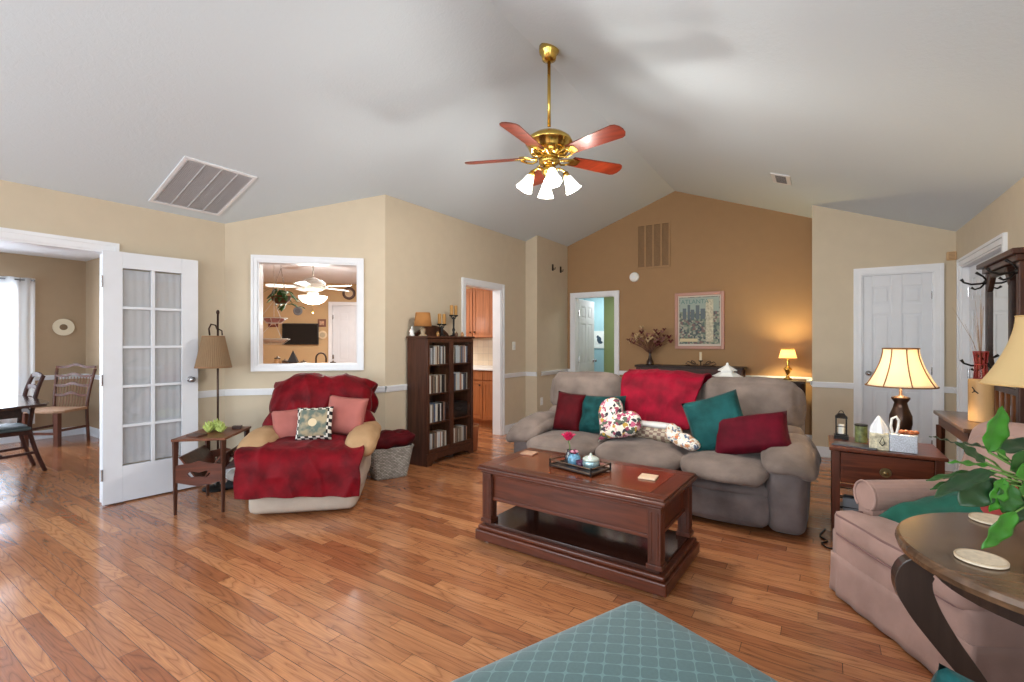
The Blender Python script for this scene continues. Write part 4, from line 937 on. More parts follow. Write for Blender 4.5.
# ---------------------------------------------------------------- media cabinet
BX0, BX1, BY0, BY1 = -3.745, -3.43, 3.66, 4.44
mc = thing('media_cabinet', 'tall dark media cabinet with two glass doors and arched crest', 'cabinet', (BX0, BY0, 0))
Lx, Ly = BX1-BX0, BY1-BY0
bb = B(); bb.box(.025, Lx-.02, .0, .022, 0, 1.34); bb.build('side_panel', M_DKWOOD, mc, bev=.002)
bb = B(); bb.box(.025, Lx-.02, Ly-.022, Ly, 0, 1.34); bb.build('side_panel', M_DKWOOD, mc, bev=.002)
bb = B(); bb.box(.025, .035, .02, Ly-.02, .1, 1.34); bb.build('back_panel', plain('cabinet_back', (46, 28, 22), .6), mc)
bb = B(); bb.box(.02, Lx+.012, -.015, Ly+.015, 1.34, 1.362); bb.build('cabinet_top', M_DKWOODX, mc, bev=.006)
shz = [.13, .44, .75, 1.06]
for z in shz:
    bb = B(); bb.box(.036, Lx-.035, .022, Ly-.022, z-.016, z); bb.build('shelf', M_DKWOODX, mc)
bb = B(); bb.box(.036, Lx-.035, Ly/2-.008, Ly/2+.008, .13, 1.34); bb.build('divider', M_DKWOOD, mc)
bb = B(); pts = [(0, .115), (Ly, .115), (Ly, 0), (Ly-.07, 0), (Ly-.09, .035), (Ly-.16, .055), (Ly/2+.05, .062), (Ly/2, .045), (Ly/2-.05, .062), (.16, .055), (.09, .035), (.07, 0), (0, 0)]
q0 = [(Ly-.07, 0), (Ly-.09, .035), (Ly-.16, .055), (Ly/2+.05, .062), (Ly/2, .045), (Ly/2-.05, .062), (.16, .055), (.09, .035), (.07, 0)]
xs = [0]+[a for a, _ in q0[::-1]]+[Ly]; zs = [0]+[z for _, z in q0[::-1]]+[0]
for i in range(len(xs)-1):
    if xs[i+1]-xs[i] < 1e-6: continue
    bb.prism([(xs[i], zs[i]), (xs[i+1], zs[i+1]), (xs[i+1], .125), (xs[i], .125)], lambda y, z: (Lx-.022, y, z), lambda y, z: (Lx-.004, y, z))
bb.build('base_board', M_DKWOODX, mc)
for i in range(2):
    y0, y1 = (.004, Ly/2-.002) if i == 0 else (Ly/2+.002, Ly-.004)
    bb = B(); z0, z1 = .13, 1.335; xx = (Lx-.022, Lx)
    bb.box(*xx, y0, y0+.03, z0, z1); bb.box(*xx, y1-.03, y1, z0, z1); bb.box(*xx, y0+.03, y1-.03, z0, z0+.04); bb.box(*xx, y0+.03, y1-.03, z1-.04, z1)
    d = bb.build('door', M_DKWOOD, mc, bev=.002)
    bb = B(); bb.box(Lx-.013, Lx-.009, y0+.03, y1-.03, z0+.04, z1-.04); bb.build('glass_pane', glass_mat('cabinet_glass', (1, 1, 1), .02, .0), d)
    bb = B(); yk = y1-.018 if i == 0 else y0+.018; bb.ball((Lx+.012, yk, .75), .010, 8); bb.build('knob', M_BRONZE, d, smooth=True)
# arched crest on top
bb = B(); N = 16; arc = [(.06+.58*k/N, 1.362+.125*math.sin(PI*k/N)**.7) for k in range(N+1)]; bb.prism(arc, lambda y, z: (.05, y, z), lambda y, z: (.07, y, z)); bb.build('crest', M_DKWOODX, mc)
# discs
random.seed(11)
dcols = [(214, 212, 206), (60, 60, 66), (150, 152, 156), (120, 92, 76), (196, 190, 176), (80, 96, 120), (170, 130, 110), (40, 38, 40), (188, 196, 200), (136, 120, 104)]
dm = [plain('disc_case_%d' % i, c, .35) for i, c in enumerate(dcols)]
protos = []
for i, c in enumerate(dm):
    b1 = B(); b1.box(-.062, .062, 0, .0138, 0, .19); protos.append(b1)
rowname = ['bottom', 'third', 'second', 'top']
meshes = {}
for i in range(len(dm)):
    me = None
cells = 0
for ri, z in enumerate(shz):
    for ci in range(2):
        if (ri, ci) == (1, 1): continue
        y = BY0+(.04 if ci == 0 else Ly/2+.03); yend = BY0+(Ly/2-.03 if ci == 0 else Ly-.045)
        lab = 'slim disc case upright on the %s shelf, %s half of dark media cabinet' % (rowname[ri], 'left' if ci == 0 else 'right')
        grp = 'disc cases on the %s shelf, %s half' % (rowname[ri], 'left' if ci == 0 else 'right')
        while y < yend-.018:
            k = random.randrange(len(dm)); h = random.choice((1, 1, 1, .93, 1.06))
            wdt = random.choice((.014, .014, .022))
            key = (k, wdt)
            if key not in meshes:
                b1 = B(); b1.box(-.065, .062, 0, wdt, 0, .19); o = b1.build('disc_case', dm[k], bev=.0015); meshes[key] = o
                o.scale.z = h
            else:
                o = meshes[key].copy(); COL.objects.link(o); o.scale = (1, 1, h)
            tag(o, lab, 'disc case', (BX1-.115+random.uniform(-.004, .004), y, z+.0005), (0, 0, 0), grp)
            y += wdt+random.choice((.0015, .002, .006))
e = thing('disc_player', 'black media player box on the third shelf of dark cabinet', 'media player', (BX0+.17, BY0+Ly/2+.19, .44))
bb = B(); bb.box(-.10, .10, -.14, .14, .004, .17); bb.build('case', plain('black_plastic', (24, 24, 26), .3), e, bev=.006)
bb = B(); bb.tube([(.101, .05*math.cos(2*PI*k/20)-.01, .10+.012*math.sin(2*PI*k/20)) for k in range(20)], .004, 6, closed=True); bb.build('silver_badge', M_STEEL, e)
# on top of the cabinet
ZC = 1.362
e = thing('small_table_lamp', 'small lamp with plain tan drum shade on media cabinet', 'lamp', (-3.56, 3.73, ZC))
bb = B(); bb.lathe([(.045, 0), (.045, .01), (.02, .025), (.028, .05), (.03, .075), (.012, .09), (.009, .13)], n=20); bb.build('base', plain('glazed_tan_ceramic', (150, 130, 104), .25), e, smooth=True)
bb = B(); bb.lathe([(.092, .105), (.075, .25)], n=32, cap=False); bb.build('lamp_shade', translucent('amber_shade', (190, 132, 74), .3), e, smooth=True, solid=.003)
e = thing('small_figurine', 'small white figurine standing behind tan lamp on cabinet', 'figurine', (-3.68, 3.69, ZC))
bb = B(); bb.lathe([(.02, 0), (.03, .01), (.022, .03), (.03, .05), (.02, .075), (.006, .088)], n=16); bb.build('body', M_WHITE, e, smooth=True)
bb = B(); bb.ball((0, 0, .093), .014, 10); bb.build('head', M_WHITE, e, smooth=True)
def candle_pair(loc, hs, label):
    e = thing('candle_holder', label, 'candle holder', loc)
    bb = B(); bb.lathe([(.05, 0), (.048, .01), (.02, .02), (.012, .05), (.018, .08), (.010, .10), (.012, max(hs)-.03), (.008, max(hs)-.02)], n=18); bb.build('stem', M_BLACK, e, smooth=True)
    for i, (dy, h) in enumerate(zip((-.038, .038), hs)):
        bb = B(); bb.tube([(0, 0, h-.05), (0, dy*.6, h-.045), (0, dy, h-.02)], .006, 8); bb.lathe([(.01, h-.02), (.026, h-.012), (.028, h)], (0, dy, 0), 16); bb.build('cup', M_BLACK, e, smooth=True)
        bb = B(); bb.cyl((0, dy, h), (0, dy, h+.11), .019, n=16); bb.tube([(0, dy, h+.11), (0, dy, h+.12)], .002, 6); bb.build('candle', plain('amber_wax', (176, 128, 62), .5), e, smooth=False)
candle_pair((-3.55, 4.02, ZC), (.14, .14), 'shorter black two-armed candle holder with amber candles on cabinet')
candle_pair((-3.58, 4.26, ZC), (.25, .25), 'taller black two-armed candle holder with amber candles on cabinet')
for i, (dx, dy, c, sz, lb) in enumerate(((-.06, .13, (150, 110, 60), .02, 'small amber trinket between crest and short candle holder'), (.02, .40, (90, 60, 40), .022, 'small brown trinket at foot of tall candle holder'), (.03, .50, (170, 130, 90), .018, 'small tan trinket by front of tall candle holder'))):
    bb = B(); bb.lathe([(.015, 0), (.02, .01), (.02, .03), (.01, .045), (.004, .055)], n=14); tag(bb.build('trinket', plain('trinket_%d' % i, c, .3), smooth=True), lb, 'ornament', (-3.50+dx*.5, 3.80+dy, ZC))
# waste bin
e = thing('waste_bin', 'brown tapered waste bin between cabinet and kitchen doorway', 'waste bin', (-3.55, 4.55, 0))
bb = B(); bb.lathe([(.072, 0), (.078, .01), (.090, .29), (.096, .30), (.090, .302), (.084, .29), (.074, .02)], n=28); bb.build('bin_body', plain('brown_leatherette', (150, 86, 54), .5), e, smooth=True)
bb = B(); bb.lathe([(.092, .285), (.097, .295), (.092, .305)], n=28, cap=False); bb.build('rim', plain('bin_rim', (170, 120, 80), .4), e, smooth=True)

# ---------------------------------------------------------------- nightstand and its things
NX0, NX1, NY0, NY1, NZ = .055, .61, 3.75, 4.20, .62
ns = thing('end_table', 'cherry end table with one drawer between sofa and armchair', 'end table', (NX0, NY0, 0))
wx, wy = NX1-NX0, NY1-NY0
bb = B(); bb.box(-.015, wx+.015, -.02, wy+.01, NZ-.022, NZ); bb.build('table_top', M_CHERRY, ns, bev=.006)
for x in (.022, wx-.022):
    for y in (.022, wy-.022):
        bb = B(); bb.box(x-.022, x+.022, y-.022, y+.022, 0, NZ-.022); bb.build('leg', M_CHERRYZ, ns, bev=.003)
bb = B(); bb.box(.04, wx-.04, wy-.02, wy-.005, .36, NZ-.022); bb.box(.005, .02, .04, wy-.04, .36, NZ-.022); bb.box(wx-.02, wx-.005, .04, wy-.04, .36, NZ-.022); bb.box(.04, wx-.04, .008, .02, .365, .385); bb.build('apron', M_CHERRY, ns)
bb = B(); bb.box(.046, wx-.046, 0, .40, .395, NZ-.03); dr = bb.build('drawer', M_CHERRY, ns, bev=.004)
bb = B(); c = Vector((wx/2, -.004, .49)); bb.tube([c+Vector((0, .004, 0)), c+Vector((0, -.006, 0))], [.03, .028], 20); bb.tube([c+Vector((0, -.006, 0)), c+Vector((0, -.02, 0)), c+Vector((0, -.03, 0))], [.008, .014, .004], 12); bb.build('drawer_pull', plain('aged_brass', (120, 104, 70), .35, .8), dr, smooth=False)
bb = B(); bb.box(.02, wx-.02, .01, wy-.02, .13, .148); bb.build('lower_shelf', M_CHERRY, ns)
# wire rack with papers on the shelf
e = thing('magazine_rack', 'black wire rack with papers on lower shelf of end table', 'rack', (NX0+.13, NY0+.13, .1485))
bb = B()
for z in (.01, .08, .15): bb.tube([(x, y, z) for x, y in ((-.09, -.10), (.11, -.10), (.11, .12), (-.09, .12))], .005, 6, closed=True)
for x, y in ((-.09, -.10), (.11, -.10), (.11, .12), (-.09, .12)): bb.cyl((x, y, 0), (x, y, .155), .005, n=6)
bb.build('wire_frame', M_BLACK, e)
for k, c in enumerate(((120, 124, 130), (60, 80, 120), (150, 150, 150))):
    bb = B(); bb.box(-.07+k*.005, .09, -.08+k*.07, -.055+k*.07, .012, .135-k*.01); bb.build('papers', plain('paper_%d' % k, c, .8), e)
# lamp
LX, LY = .435, 4.02
tl = thing('table_lamp', 'lit bronze urn table lamp with cream bell shade on end table', 'lamp', (LX, LY, NZ))
bb = B(); bb.lathe([(.058, 0), (.058, .015), (.043, .025), (.035, .045), (.05, .09), (.062, .15), (.06, .20), (.042, .25), (.034, .285), (.05, .31), (.05, .32), (.02, .33), (.008, .335), (.008, .42)], n=28); bb.build('base', M_BRONZE, tl, smooth=True)
N = 12
def bell(r0, r1, z0, z1): return [(r1+(r0-r1)*((1-k/N)**1.7), z0+(z1-z0)*k/N) for k in range(N+1)]
bb = B(); bb.lathe(bell(.185, .092, .395, .640), n=48, cap=False, wob=lambda a, z: 1-.03*math.cos(8*a+PI)*0+.012*abs(math.cos(4*a))); bb.build('lamp_shade', M_SHADEW, tl, smooth=True, solid=.003)
bb = B()
for k in range(8):
    a = 2*PI*k/8+.2; bb.tube([((r+.003)*math.cos(a), (r+.003)*math.sin(a), z) for r, z in bell(.188, .094, .395, .640)], .004, 6)
for r, z in ((.188, .395), (.095, .640)): bb.tube([(r*math.cos(2*PI*k/40), r*math.sin(2*PI*k/40), z) for k in range(40)], .005, 6, closed=True)
bb.build('shade_ribs', plain('bronze_shade_piping', (132, 92, 54), .6), tl, smooth=True)
point('table_lamp_bulb', (LX, LY, NZ+.52), 13, (1.0, .76, .48), .035)
# silver tissue caddy
e = thing('tissue_caddy', 'silver glitter caddy box with dividers at front of end table', 'box', (.375, 3.83, NZ), R(-4)); e.scale = (.88, .88, .95)
bb = B(); bb.box(-.02, .135, -.055, .055, .001, .115); bb.build('caddy_body', plain('silver_glitter', (186, 192, 202), .35, .4, var=.3, vscale=160), e, bev=.004)
bb = B(); bb.box(-.135, -.022, -.055, .055, .001, .11); bb.build('patterned_side', plain('cream_patterned_card', (204, 196, 168), .6, var=.5, vscale=45), e, bev=.003)
bb = B(); bb.tube([(.0, .0, .11), (-.01, 0, .16), (-.005, 0, .21), (.02, 0, .225), (.035, 0, .20), (.03, 0, .15), (.02, 0, .11)], .008, 8); bb.build('handle', M_WHITE, e, smooth=True)
bb = B(); bb.tube([(-.06, -.056, .03), (-.075, -.062, .05), (-.06, -.064, .09), (-.045, -.062, .05), (-.06, -.056, .03)], .003, 6); bb.build('scissors', M_BLACK, e)
e = thing('tissue', 'white tissue peak rising from the patterned box', 'tissue', (.305, 3.84, NZ+.105))
bb = B(); bb.lathe([(.045, 0), (.04, .03), (.022, .07), (.004, .105)], n=24, wob=lambda a, z: 1+.22*math.cos(5*a)); bb.build('sheet', plain('tissue_white', (244, 246, 250), .9), e, smooth=False)
e = thing('wrapped_sweets', 'orange brown wrapped sweets heaped on silver caddy', 'sweets', (.45, 3.82, NZ+.1105))
for k in range(4):
    bb = B(); bb.ball((-.03+.022*k, .01*(k % 2), .012), .019, 8, (1, .9, .7)); bb.build('sweet', plain('orange_wrap', (176, 96, 52), .4, var=.4, vscale=50), e, smooth=True)
e = thing('small_lantern', 'small black metal lantern at back left of end table', 'lantern', (.115, 4.10, NZ))
bb = B(); bb.box(-.042, .042, -.042, .042, 0, .025); bb.box(-.034, .034, -.034, .034, .025, .035)
for x in (-.03, .03):
    for y in (-.03, .03): bb.box(x-.004, x+.004, y-.004, y+.004, .035, .145)
bb.box(-.036, .036, -.036, .036, .145, .155); bb.hexa([(-.036, -.036, .155), (.036, -.036, .155), (.036, .036, .155), (-.036, .036, .155), (-.018, -.018, .178), (.018, -.018, .178), (.018, .018, .178), (-.018, .018, .178)])
bb.box(-.03, .03, -.031, -.029, .085, .090); bb.build('lantern_frame', M_BLACK, e)
bb = B(); bb.tube([(.014*math.cos(a), 0, .182+.014*math.sin(a)) for a in [k*PI/6 for k in range(12)]], .0025, 6, closed=True); bb.build('ring', M_BLACK, e)
bb = B(); bb.cyl((0, 0, .035), (0, 0, .10), .018); bb.build('candle', plain('white_wax', (226, 226, 222), .5), e)
bb = B(); bb.hexa([(-.11, -.055, 0), (.13, -.055, 0), (.13, .055, 0), (-.11, .055, 0), (-.11, -.055, .010), (.13, -.055, .010), (.13, .055, .012), (-.11, .055, .012)])
tag(bb.build('closed_tablet', plain('dark_slate_case', (74, 74, 80), .35), bev=.003), 'flat dark grey tablet case at front left of end table', 'tablet', (.175, 3.84, NZ+.0005), (0, 0, R(-12)))
e = thing('patterned_tin', 'dark green patterned tin behind tablet beside tissue box', 'tin', (.225, 4.03, NZ))
bb = B(); bb.cyl((0, 0, 0), (0, 0, .11), .036); bb.build('tin_body', plain('green_black_pattern', (100, 108, 66), .4, var=.7, vscale=30), e)
bb = B(); bb.cyl((0, 0, .11), (0, 0, .12), .038); bb.build('lid', M_BLACK, e)

# ---------------------------------------------------------------- mauve armchair
AC = (.575, 2.875, 0); AA = R(-58.3)
ac = thing('skirted_armchair', 'mauve velvet armchair with rolled arms and skirt on right', 'armchair', AC, AA)
bb = B(); bb.box(-.37, .37, -.34, .34, .04, .30); bb.build('frame', M_PINKV, ac, bev=.01)
def skirt(u, v):
    per = [(-.395, .37), (-.395, -.385), (.395, -.385), (.395, .37), (-.395, .37)]
    L = [0]
    for a, c in zip(per, per[1:]): L.append(L[-1]+math.dist(a, c))
    s_ = u*L[-1]
    for i in range(4):
        if s_ <= L[i+1]+1e-9:
            k = (s_-L[i])/(L[i+1]-L[i]); x = per[i][0]+(per[i+1][0]-per[i][0])*k; y = per[i][1]+(per[i+1][1]-per[i][1])*k; break
    r = .010*(1-v); cn_ = max(math.exp(-((s_-.755)/.10)**2), math.exp(-((s_-1.545)/.10)**2)); w = (math.sin(s_*46)*(.004+.012*cn_)+math.sin(s_*13+2)*.004)*(1-v)
    n_ = Vector((x, y*.9)).normalized()
    return Vector((x+n_.x*(w+.012*(1-v)), y+n_.y*(w+.012*(1-v)), .012+.20*v))
bb = B(); bb.grid(skirt, 240, 6); bb.build('skirt', M_PINKV, ac, smooth=True, solid=.006)
bb = B(); bb.puff((0, -.02, .265), (.395, .365, .075), .02, .004, 10); bb.build('seat_rail', M_PINKV, ac, smooth=True)
bb = B(); bb.puff((0, -.10, .375), (.285, .30, .065), .035, .02, 16, .004, 5, 2, warp=lambda p: (p.x*(1.32 if p.y < -.20 else 1), p.y, p.z)); bb.build('seat_cushion', M_PINKV, ac, smooth=True)
bb = B(); 
for z in (.325, .42): bb.tube([(x, y, z) for x, y in ((-.365, -.17), (-.372, -.37), (-.33, -.395), (0, -.405), (.33, -.395), (.372, -.37), (.365, -.17))], .006, 8)
bb.build('seat_piping', plain('rose_piping', (128, 96, 92), .7), ac, smooth=True)
for s in (-1, 1):
    bb = B(); bb.box(s*.30-(.012), s*.30+(.082 if s > 0 else .012) if s > 0 else s*.30+.012, -.20, .33, .30, .50) if False else bb.box(min(s*.29, s*.37), max(s*.29, s*.37), -.20, .33, .25, .50); bb.build('arm_panel', M_PINKV, ac, bev=.01)
    bb = B(); bb.tube([(s*.345, -.245, .515), (s*.345, -.23, .515), (s*.345, .1, .52), (s*.345, .33, .53)], [.072, .078, .078, .075], 24); bb.build('rolled_arm', M_PINKV, ac, smooth=False, bev=.006)
    bb = B(); bb.tube([(s*.345+.075*math.cos(a), -.246, .515+.075*math.sin(a)) for a in [R(-50+k*14) for k in range(21)]], .006, 8); bb.box(s*.345-.05, s*.345+.05, -.242, -.20, .30, .50); bb.build('arm_front', M_PINKV, ac, smooth=False)
bb = B(); bb.puff((0, .30, .62), (.37, .09, .29), .08, .02, 16, .004, 4, 3, mat=Matrix.Rotation(R(-14), 4, 'X')); bb.build('backrest', M_PINKV, ac, smooth=True)
bb = B(); bb.puff((0, .20, .63), (.27, .065, .22), .055, .03, 14, .004, 4, 5, mat=Matrix.Rotation(R(-14), 4, 'X')); bb.build('back_cushion', M_PINKV, ac, smooth=True)
def ap(x, y, z): return Matrix.Rotation(AA, 4, 'Z') @ Vector((x, y, 0))+Vector((AC[0], AC[1], z))
cushion('throw_pillow', 'teal green pillow lying flat on mauve armchair seat', M_TEAL2, .46, .40, .13, ap(-.03, -.05, .505), R(72), 0, AA, 31, amp=.01)
cushion('throw_pillow', 'dull red pillow half hidden behind plant on mauve armchair', plain('brick_red_cloth', (150, 50, 48), .85), .34, .24, .11, ap(.15, .06, .60), R(35), 0, AA, 33)

# ---------------------------------------------------------------- round table
RTX, RTY, RTZ = .635, 2.02, .675
rt = thing('round_side_table', 'round weathered wood table with curved scroll legs at right', 'side table', (RTX, RTY, 0))
bb = B(); bb.lathe([(.40, RTZ-.042), (.425, RTZ-.035), (.43, RTZ-.018), (.425, RTZ-.004), (.418, RTZ)], n=72); bb.build('table_top', M_GREYWD, rt, bev=0)
bb = B(); bb.lathe([(.33, RTZ-.10), (.34, RTZ-.10), (.345, RTZ-.042)], n=48); bb.build('apron', M_GREYLEG, rt)
cl = [(.10, .60), (.33, .615), (.385, .59), (.40, .54), (.375, .47), (.32, .38), (.25, .28), (.205, .20), (.19, .13), (.21, .07), (.27, .035), (.34, .03)]
th = [.03, .05, .085, .095, .085, .068, .055, .048, .044, .042, .04, .03]
def spl(P, n):
    out = []
    for i in range(len(P)-1):
        p0, p1, p2, p3 = [Vector(P[max(0, min(len(P)-1, j))]) for j in (i-1, i, i+1, i+2)]
        for k in range(n):
            t = k/n; out.append(.5*((2*p1)+(p2-p0)*t+(2*p0-5*p1+4*p2-p3)*t*t+(3*p1-p0-3*p2+p3)*t**3))
    out.append(Vector(P[-1])); return out
cs = spl([(*a, b_) for a, b_ in zip(cl, th)], 5)
for ang in (188, 308, 68):
    a = R(ang); d = Vector((math.cos(a), math.sin(a), 0)); s_ = Vector((-d.y, d.x, 0)); bb = B(); vs = []
    for i, p in enumerate(cs):
        q = cs[min(i+1, len(cs)-1)]-cs[max(i-1, 0)]; tn = Vector((q.x, q.y)).normalized(); nr = Vector((-tn.y, tn.x)); h = p.z/2
        A, C = Vector((p.x, p.y))+nr*h, Vector((p.x, p.y))-nr*h
        C.y = max(C.y, .002); A.y = max(A.y, .002); A.y = min(A.y, RTZ-.044); C.y = min(C.y, RTZ-.044)
        vs.append([d*A.x+s_*.024+Vector((0, 0, A.y)), d*A.x-s_*.024+Vector((0, 0, A.y)), d*C.x-s_*.024+Vector((0, 0, C.y)), d*C.x+s_*.024+Vector((0, 0, C.y))])
    V = [[bb.bm.verts.new(x) for x in r] for r in vs]
    for r0, r1 in zip(V, V[1:]):
        for k in range(4): bb.bm.faces.new((r0[k], r0[(k+1) % 4], r1[(k+1) % 4], r1[k]))
    bb.bm.faces.new(V[0]); bb.bm.faces.new(V[-1][::-1]); bb.build('leg', M_GREYLEG, rt, bev=.005)
bb = B(); bb.lathe([(.09, .12), (.11, .13), (.11, .17), (.09, .18)], n=24); bb.build('stretcher_hub', M_GREYLEG, rt)
bb = B()
for ang in (188, 308, 68): a = R(ang); bb.beam((0, 0, .15), (.21*math.cos(a), .21*math.sin(a), .15), .03, .04)
bb.build('stretcher', M_GREYLEG, rt)
for x, y, lb in ((.385, 1.89, 'cream round stone coaster at front edge of round table'), (.50, 2.325, 'cream round stone coaster at back of round table under leaves')):
    e = thing('stone_coaster', lb, 'coaster', (x, y, RTZ)); bb = B(); bb.lathe([(.053, .001), (.058, .003), (.058, .008), (.053, .010)], n=40); bb.build('disc', plain('cream_stone', (216, 200, 176), .7, var=.12, vscale=70), e)
    bb = B(); bb.tube([(.0555*math.cos(2*PI*k/40), .0555*math.sin(2*PI*k/40), .009) for k in range(40)], .003, 6, closed=True); bb.build('rim', plain('coaster_rim', (190, 168, 140), .7), e)
# potted plant
PX, PY = .60, 2.12
pl_ = thing('potted_plant', 'peace lily with broad green leaves in brown pot on round table', 'plant', (PX, PY, RTZ))
bb = B(); bb.lathe([(.05, 0), (.055, .005), (.075, .10), (.08, .12), (.074, .12), (.068, .10), (.03, .09)], n=32); bb.build('pot', plain('brown_glazed_pot', (110, 84, 60), .4, var=.3, vscale=20), pl_, smooth=True)
bb = B(); bb.cyl((0, 0, .095), (0, 0, .105), .068); bb.build('soil', plain('dark_soil', (44, 32, 24), .95), pl_)
def leaf(pa, root, base, tip, wid, droop=.0, nrm=(0, 0, 1), mat=None):
    root, base, tip = Vector(root), Vector(base), Vector(tip)
    bb = B(); mid = root.lerp(base, .6)+Vector((0, 0, .03)); bb.tube([root, mid, base], [.0035, .003, .0022], 6)
    st = bb.build('stem', M_STEM, pa, smooth=True)
    ax = tip-base; L = ax.length; a = ax.normalized(); n_ = Vector(nrm); s_ = a.cross(n_).normalized(); n_ = s_.cross(a)
    bb = B()
    def f(u, v):
        w = wid*math.sin(PI*v**.85)**.75*(1-.15*v) if 0 < v < 1 else 0
        x = (u-.5)*2
        return base+a*(L*v)+s_*(x*w*.5)+n_*(abs(x)*w*.10-droop*v*v+.004*math.sin(v*18)*abs(x))
    bb.grid(f, 8, 14); bb.build('leaf', mat or M_LEAF, pa, smooth=True, solid=.0008)
P0 = Vector((PX, PY, RTZ))
def lf(b_, t_, wid, nrm=None, droop=.0, mat=None, kb=1.5, kt=1.5):
    bp = spot(b_[0], b_[1], kb)-P0; tp = spot(t_[0], t_[1], kt)-P0
    leaf(pl_, (random.uniform(-.02, .02), random.uniform(-.02, .02), .10), bp, tp, wid, droop, nrm or tuple(-FW+Vector((0, 0, .5))), mat)
random.seed(5)
M_LEAF2 = plain('bright_green_leaf', (52, 116, 30), .35, var=.25, vscale=14); M_LEAF3 = plain('dark_green_leaf', (28, 60, 30), .35, var=.3, vscale=12)
lf((988, 452), (1003, 406), .075, nrm=tuple(-FW), mat=M_LEAF2, kb=1.42, kt=1.40)
lf((992, 449), (958, 443), .05, nrm=(0, 0, 1), mat=M_LEAF3, kb=1.45, kt=1.5); lf((990, 452), (1040, 440), .07, nrm=(.2, -.3, 1), mat=M_LEAF3)
lf((985, 462), (955, 442), .035, mat=M_LEAF3, kb=1.4, kt=1.38); lf((1000, 472), (926, 480), .045, nrm=(0, -.2, 1), kb=1.4, kt=1.36)
lf((990, 470), (934, 497), .06, nrm=(-.2, -.5, 1), mat=M_LEAF3, kb=1.35, kt=1.3); lf((985, 478), (960, 505), .10, nrm=tuple(-FW+Vector((0, 0, .6))), mat=M_LEAF3, kb=1.36, kt=1.33)
lf((1004, 478), (990, 512), .055, nrm=tuple(-FW), mat=M_LEAF2, kb=1.34, kt=1.32); lf((1012, 485), (1003, 513), .075, nrm=tuple(-FW+Vector((0, 0, .3))), mat=M_LEAF, kb=1.34, kt=1.32)
lf((1016, 512), (982, 549), .05, nrm=tuple(-FW+Vector((0, 0, .3))), mat=M_LEAF2, kb=1.30, kt=1.27); lf((1018, 490), (1040, 500), .08, mat=M_LEAF2, kb=1.36, kt=1.36)
lf((1010, 470), (1050, 455), .08, mat=M_LEAF, kb=1.42, kt=1.45); lf((1015, 475), (1062, 480), .09, mat=M_LEAF2, kb=1.4, kt=1.4); lf((960, 444), (929, 436), .018, nrm=(0, 0, 1), mat=M_LEAF3, kb=1.5, kt=1.55)
lf((988, 474), (930, 489), .035, nrm=(0, -.3, 1), mat=M_LEAF, kb=1.38, kt=1.34); lf((990, 466), (948, 462), .03, nrm=(0, -.3, 1), mat=M_LEAF2, kb=1.4, kt=1.4)
lf((998, 480), (975, 500), .05, nrm=tuple(-FW+Vector((0, 0, .8))), mat=M_LEAF3, kb=1.36, kt=1.34); lf((1008, 462), (988, 440), .03, nrm=tuple(-FW+Vector((0, 0, .8))), mat=M_LEAF2, kb=1.45, kt=1.5)
lf((1014, 492), (1018, 524), .06, nrm=tuple(-FW+Vector((0, 0, .3))), mat=M_LEAF3, kb=1.36, kt=1.33)
lf((1030, 470), (1070, 430), .08, mat=M_LEAF, kb=1.5, kt=1.6); lf((1035, 490), (1080, 520), .08, mat=M_LEAF2, kb=1.45, kt=1.5)

# ---------------------------------------------------------------- teal ottoman and chair
OA = math.atan2(-.925, -.38)     # long side direction
oc = Vector((-.54, 1.61, 0)); d1 = Vector((-.385, -.923, 0)); d2 = Vector((.923, -.385, 0)); oc = oc+d1*.462+d2*.262
ot = thing('teal_ottoman', 'large teal ottoman with pale trellis pattern in the foreground', 'ottoman', oc, math.atan2(d2.y, d2.x))
MT = trellis_mat()
bb = B(); bb.puff((0, 0, .375), (.265, .465, .052), .022, .018, 14); bb.build('top_cushion', MT, ot, smooth=True)
bb = B(); bb.puff((0, 0, .19), (.25, .45, .13), .02, .0, 8); bb.build('box_base', MT, ot, smooth=True)
bb = B(); c = [(-.255, -.455), (.255, -.455), (.255, .455), (-.255, .455)]
bb.tube([(x, y, .385) for x, y in c], .006, 8, closed=True); bb.tube([(x, y, .325) for x, y in c], .006, 8, closed=True); bb.build('piping', plain('teal_piping', (48, 80, 88), .7), ot, smooth=True)
for x in (-.20, .20):
    for y in (-.40, .40): bb = B(); bb.lathe([(.014, 0), (.022, .03), (.028, .065)], (x, y, 0), 14); bb.build('leg', M_ESP, ot)
TC = (.31, 1.04, 0)
tcx = thing('teal_armchair', 'teal upholstered armchair below the camera beside the ottoman', 'armchair', TC, R(23.5)); tcx.scale = (.90, .90, .86)
bb = B(); bb.puff((0, 0, .24), (.36, .34, .14), .04, .01, 10); bb.build('seat_base', MT, tcx, smooth=True)
bb = B(); bb.puff((0, -.04, .405), (.26, .28, .06), .05, .02, 10); bb.build('seat_cushion', MT, tcx, smooth=True)
for s in (-1, 1): bb = B(); bb.puff((s*.32, -.02, .36), (.06, .33, .17), .05, .008, 10); bb.build('arm', MT, tcx, smooth=True)
bb = B(); bb.puff((0, .27, .46), (.34, .07, .18), .06, .015, 12, mat=Matrix.Rotation(R(-8), 4, 'X')); bb.build('backrest', MT, tcx, smooth=True)
cushion('throw_pillow', 'teal quilted pillow peeking in at bottom edge beside round table', M_TEAL, .24, .24, .11, (.285, 1.345, .475), R(10), R(20), R(23), 40)
for x in (-.3, .3):
    for y in (-.28, .28): bb = B(); bb.cyl((x, y, 0), (x, y, .11), .02, .026); bb.build('leg', M_ESP, tcx)

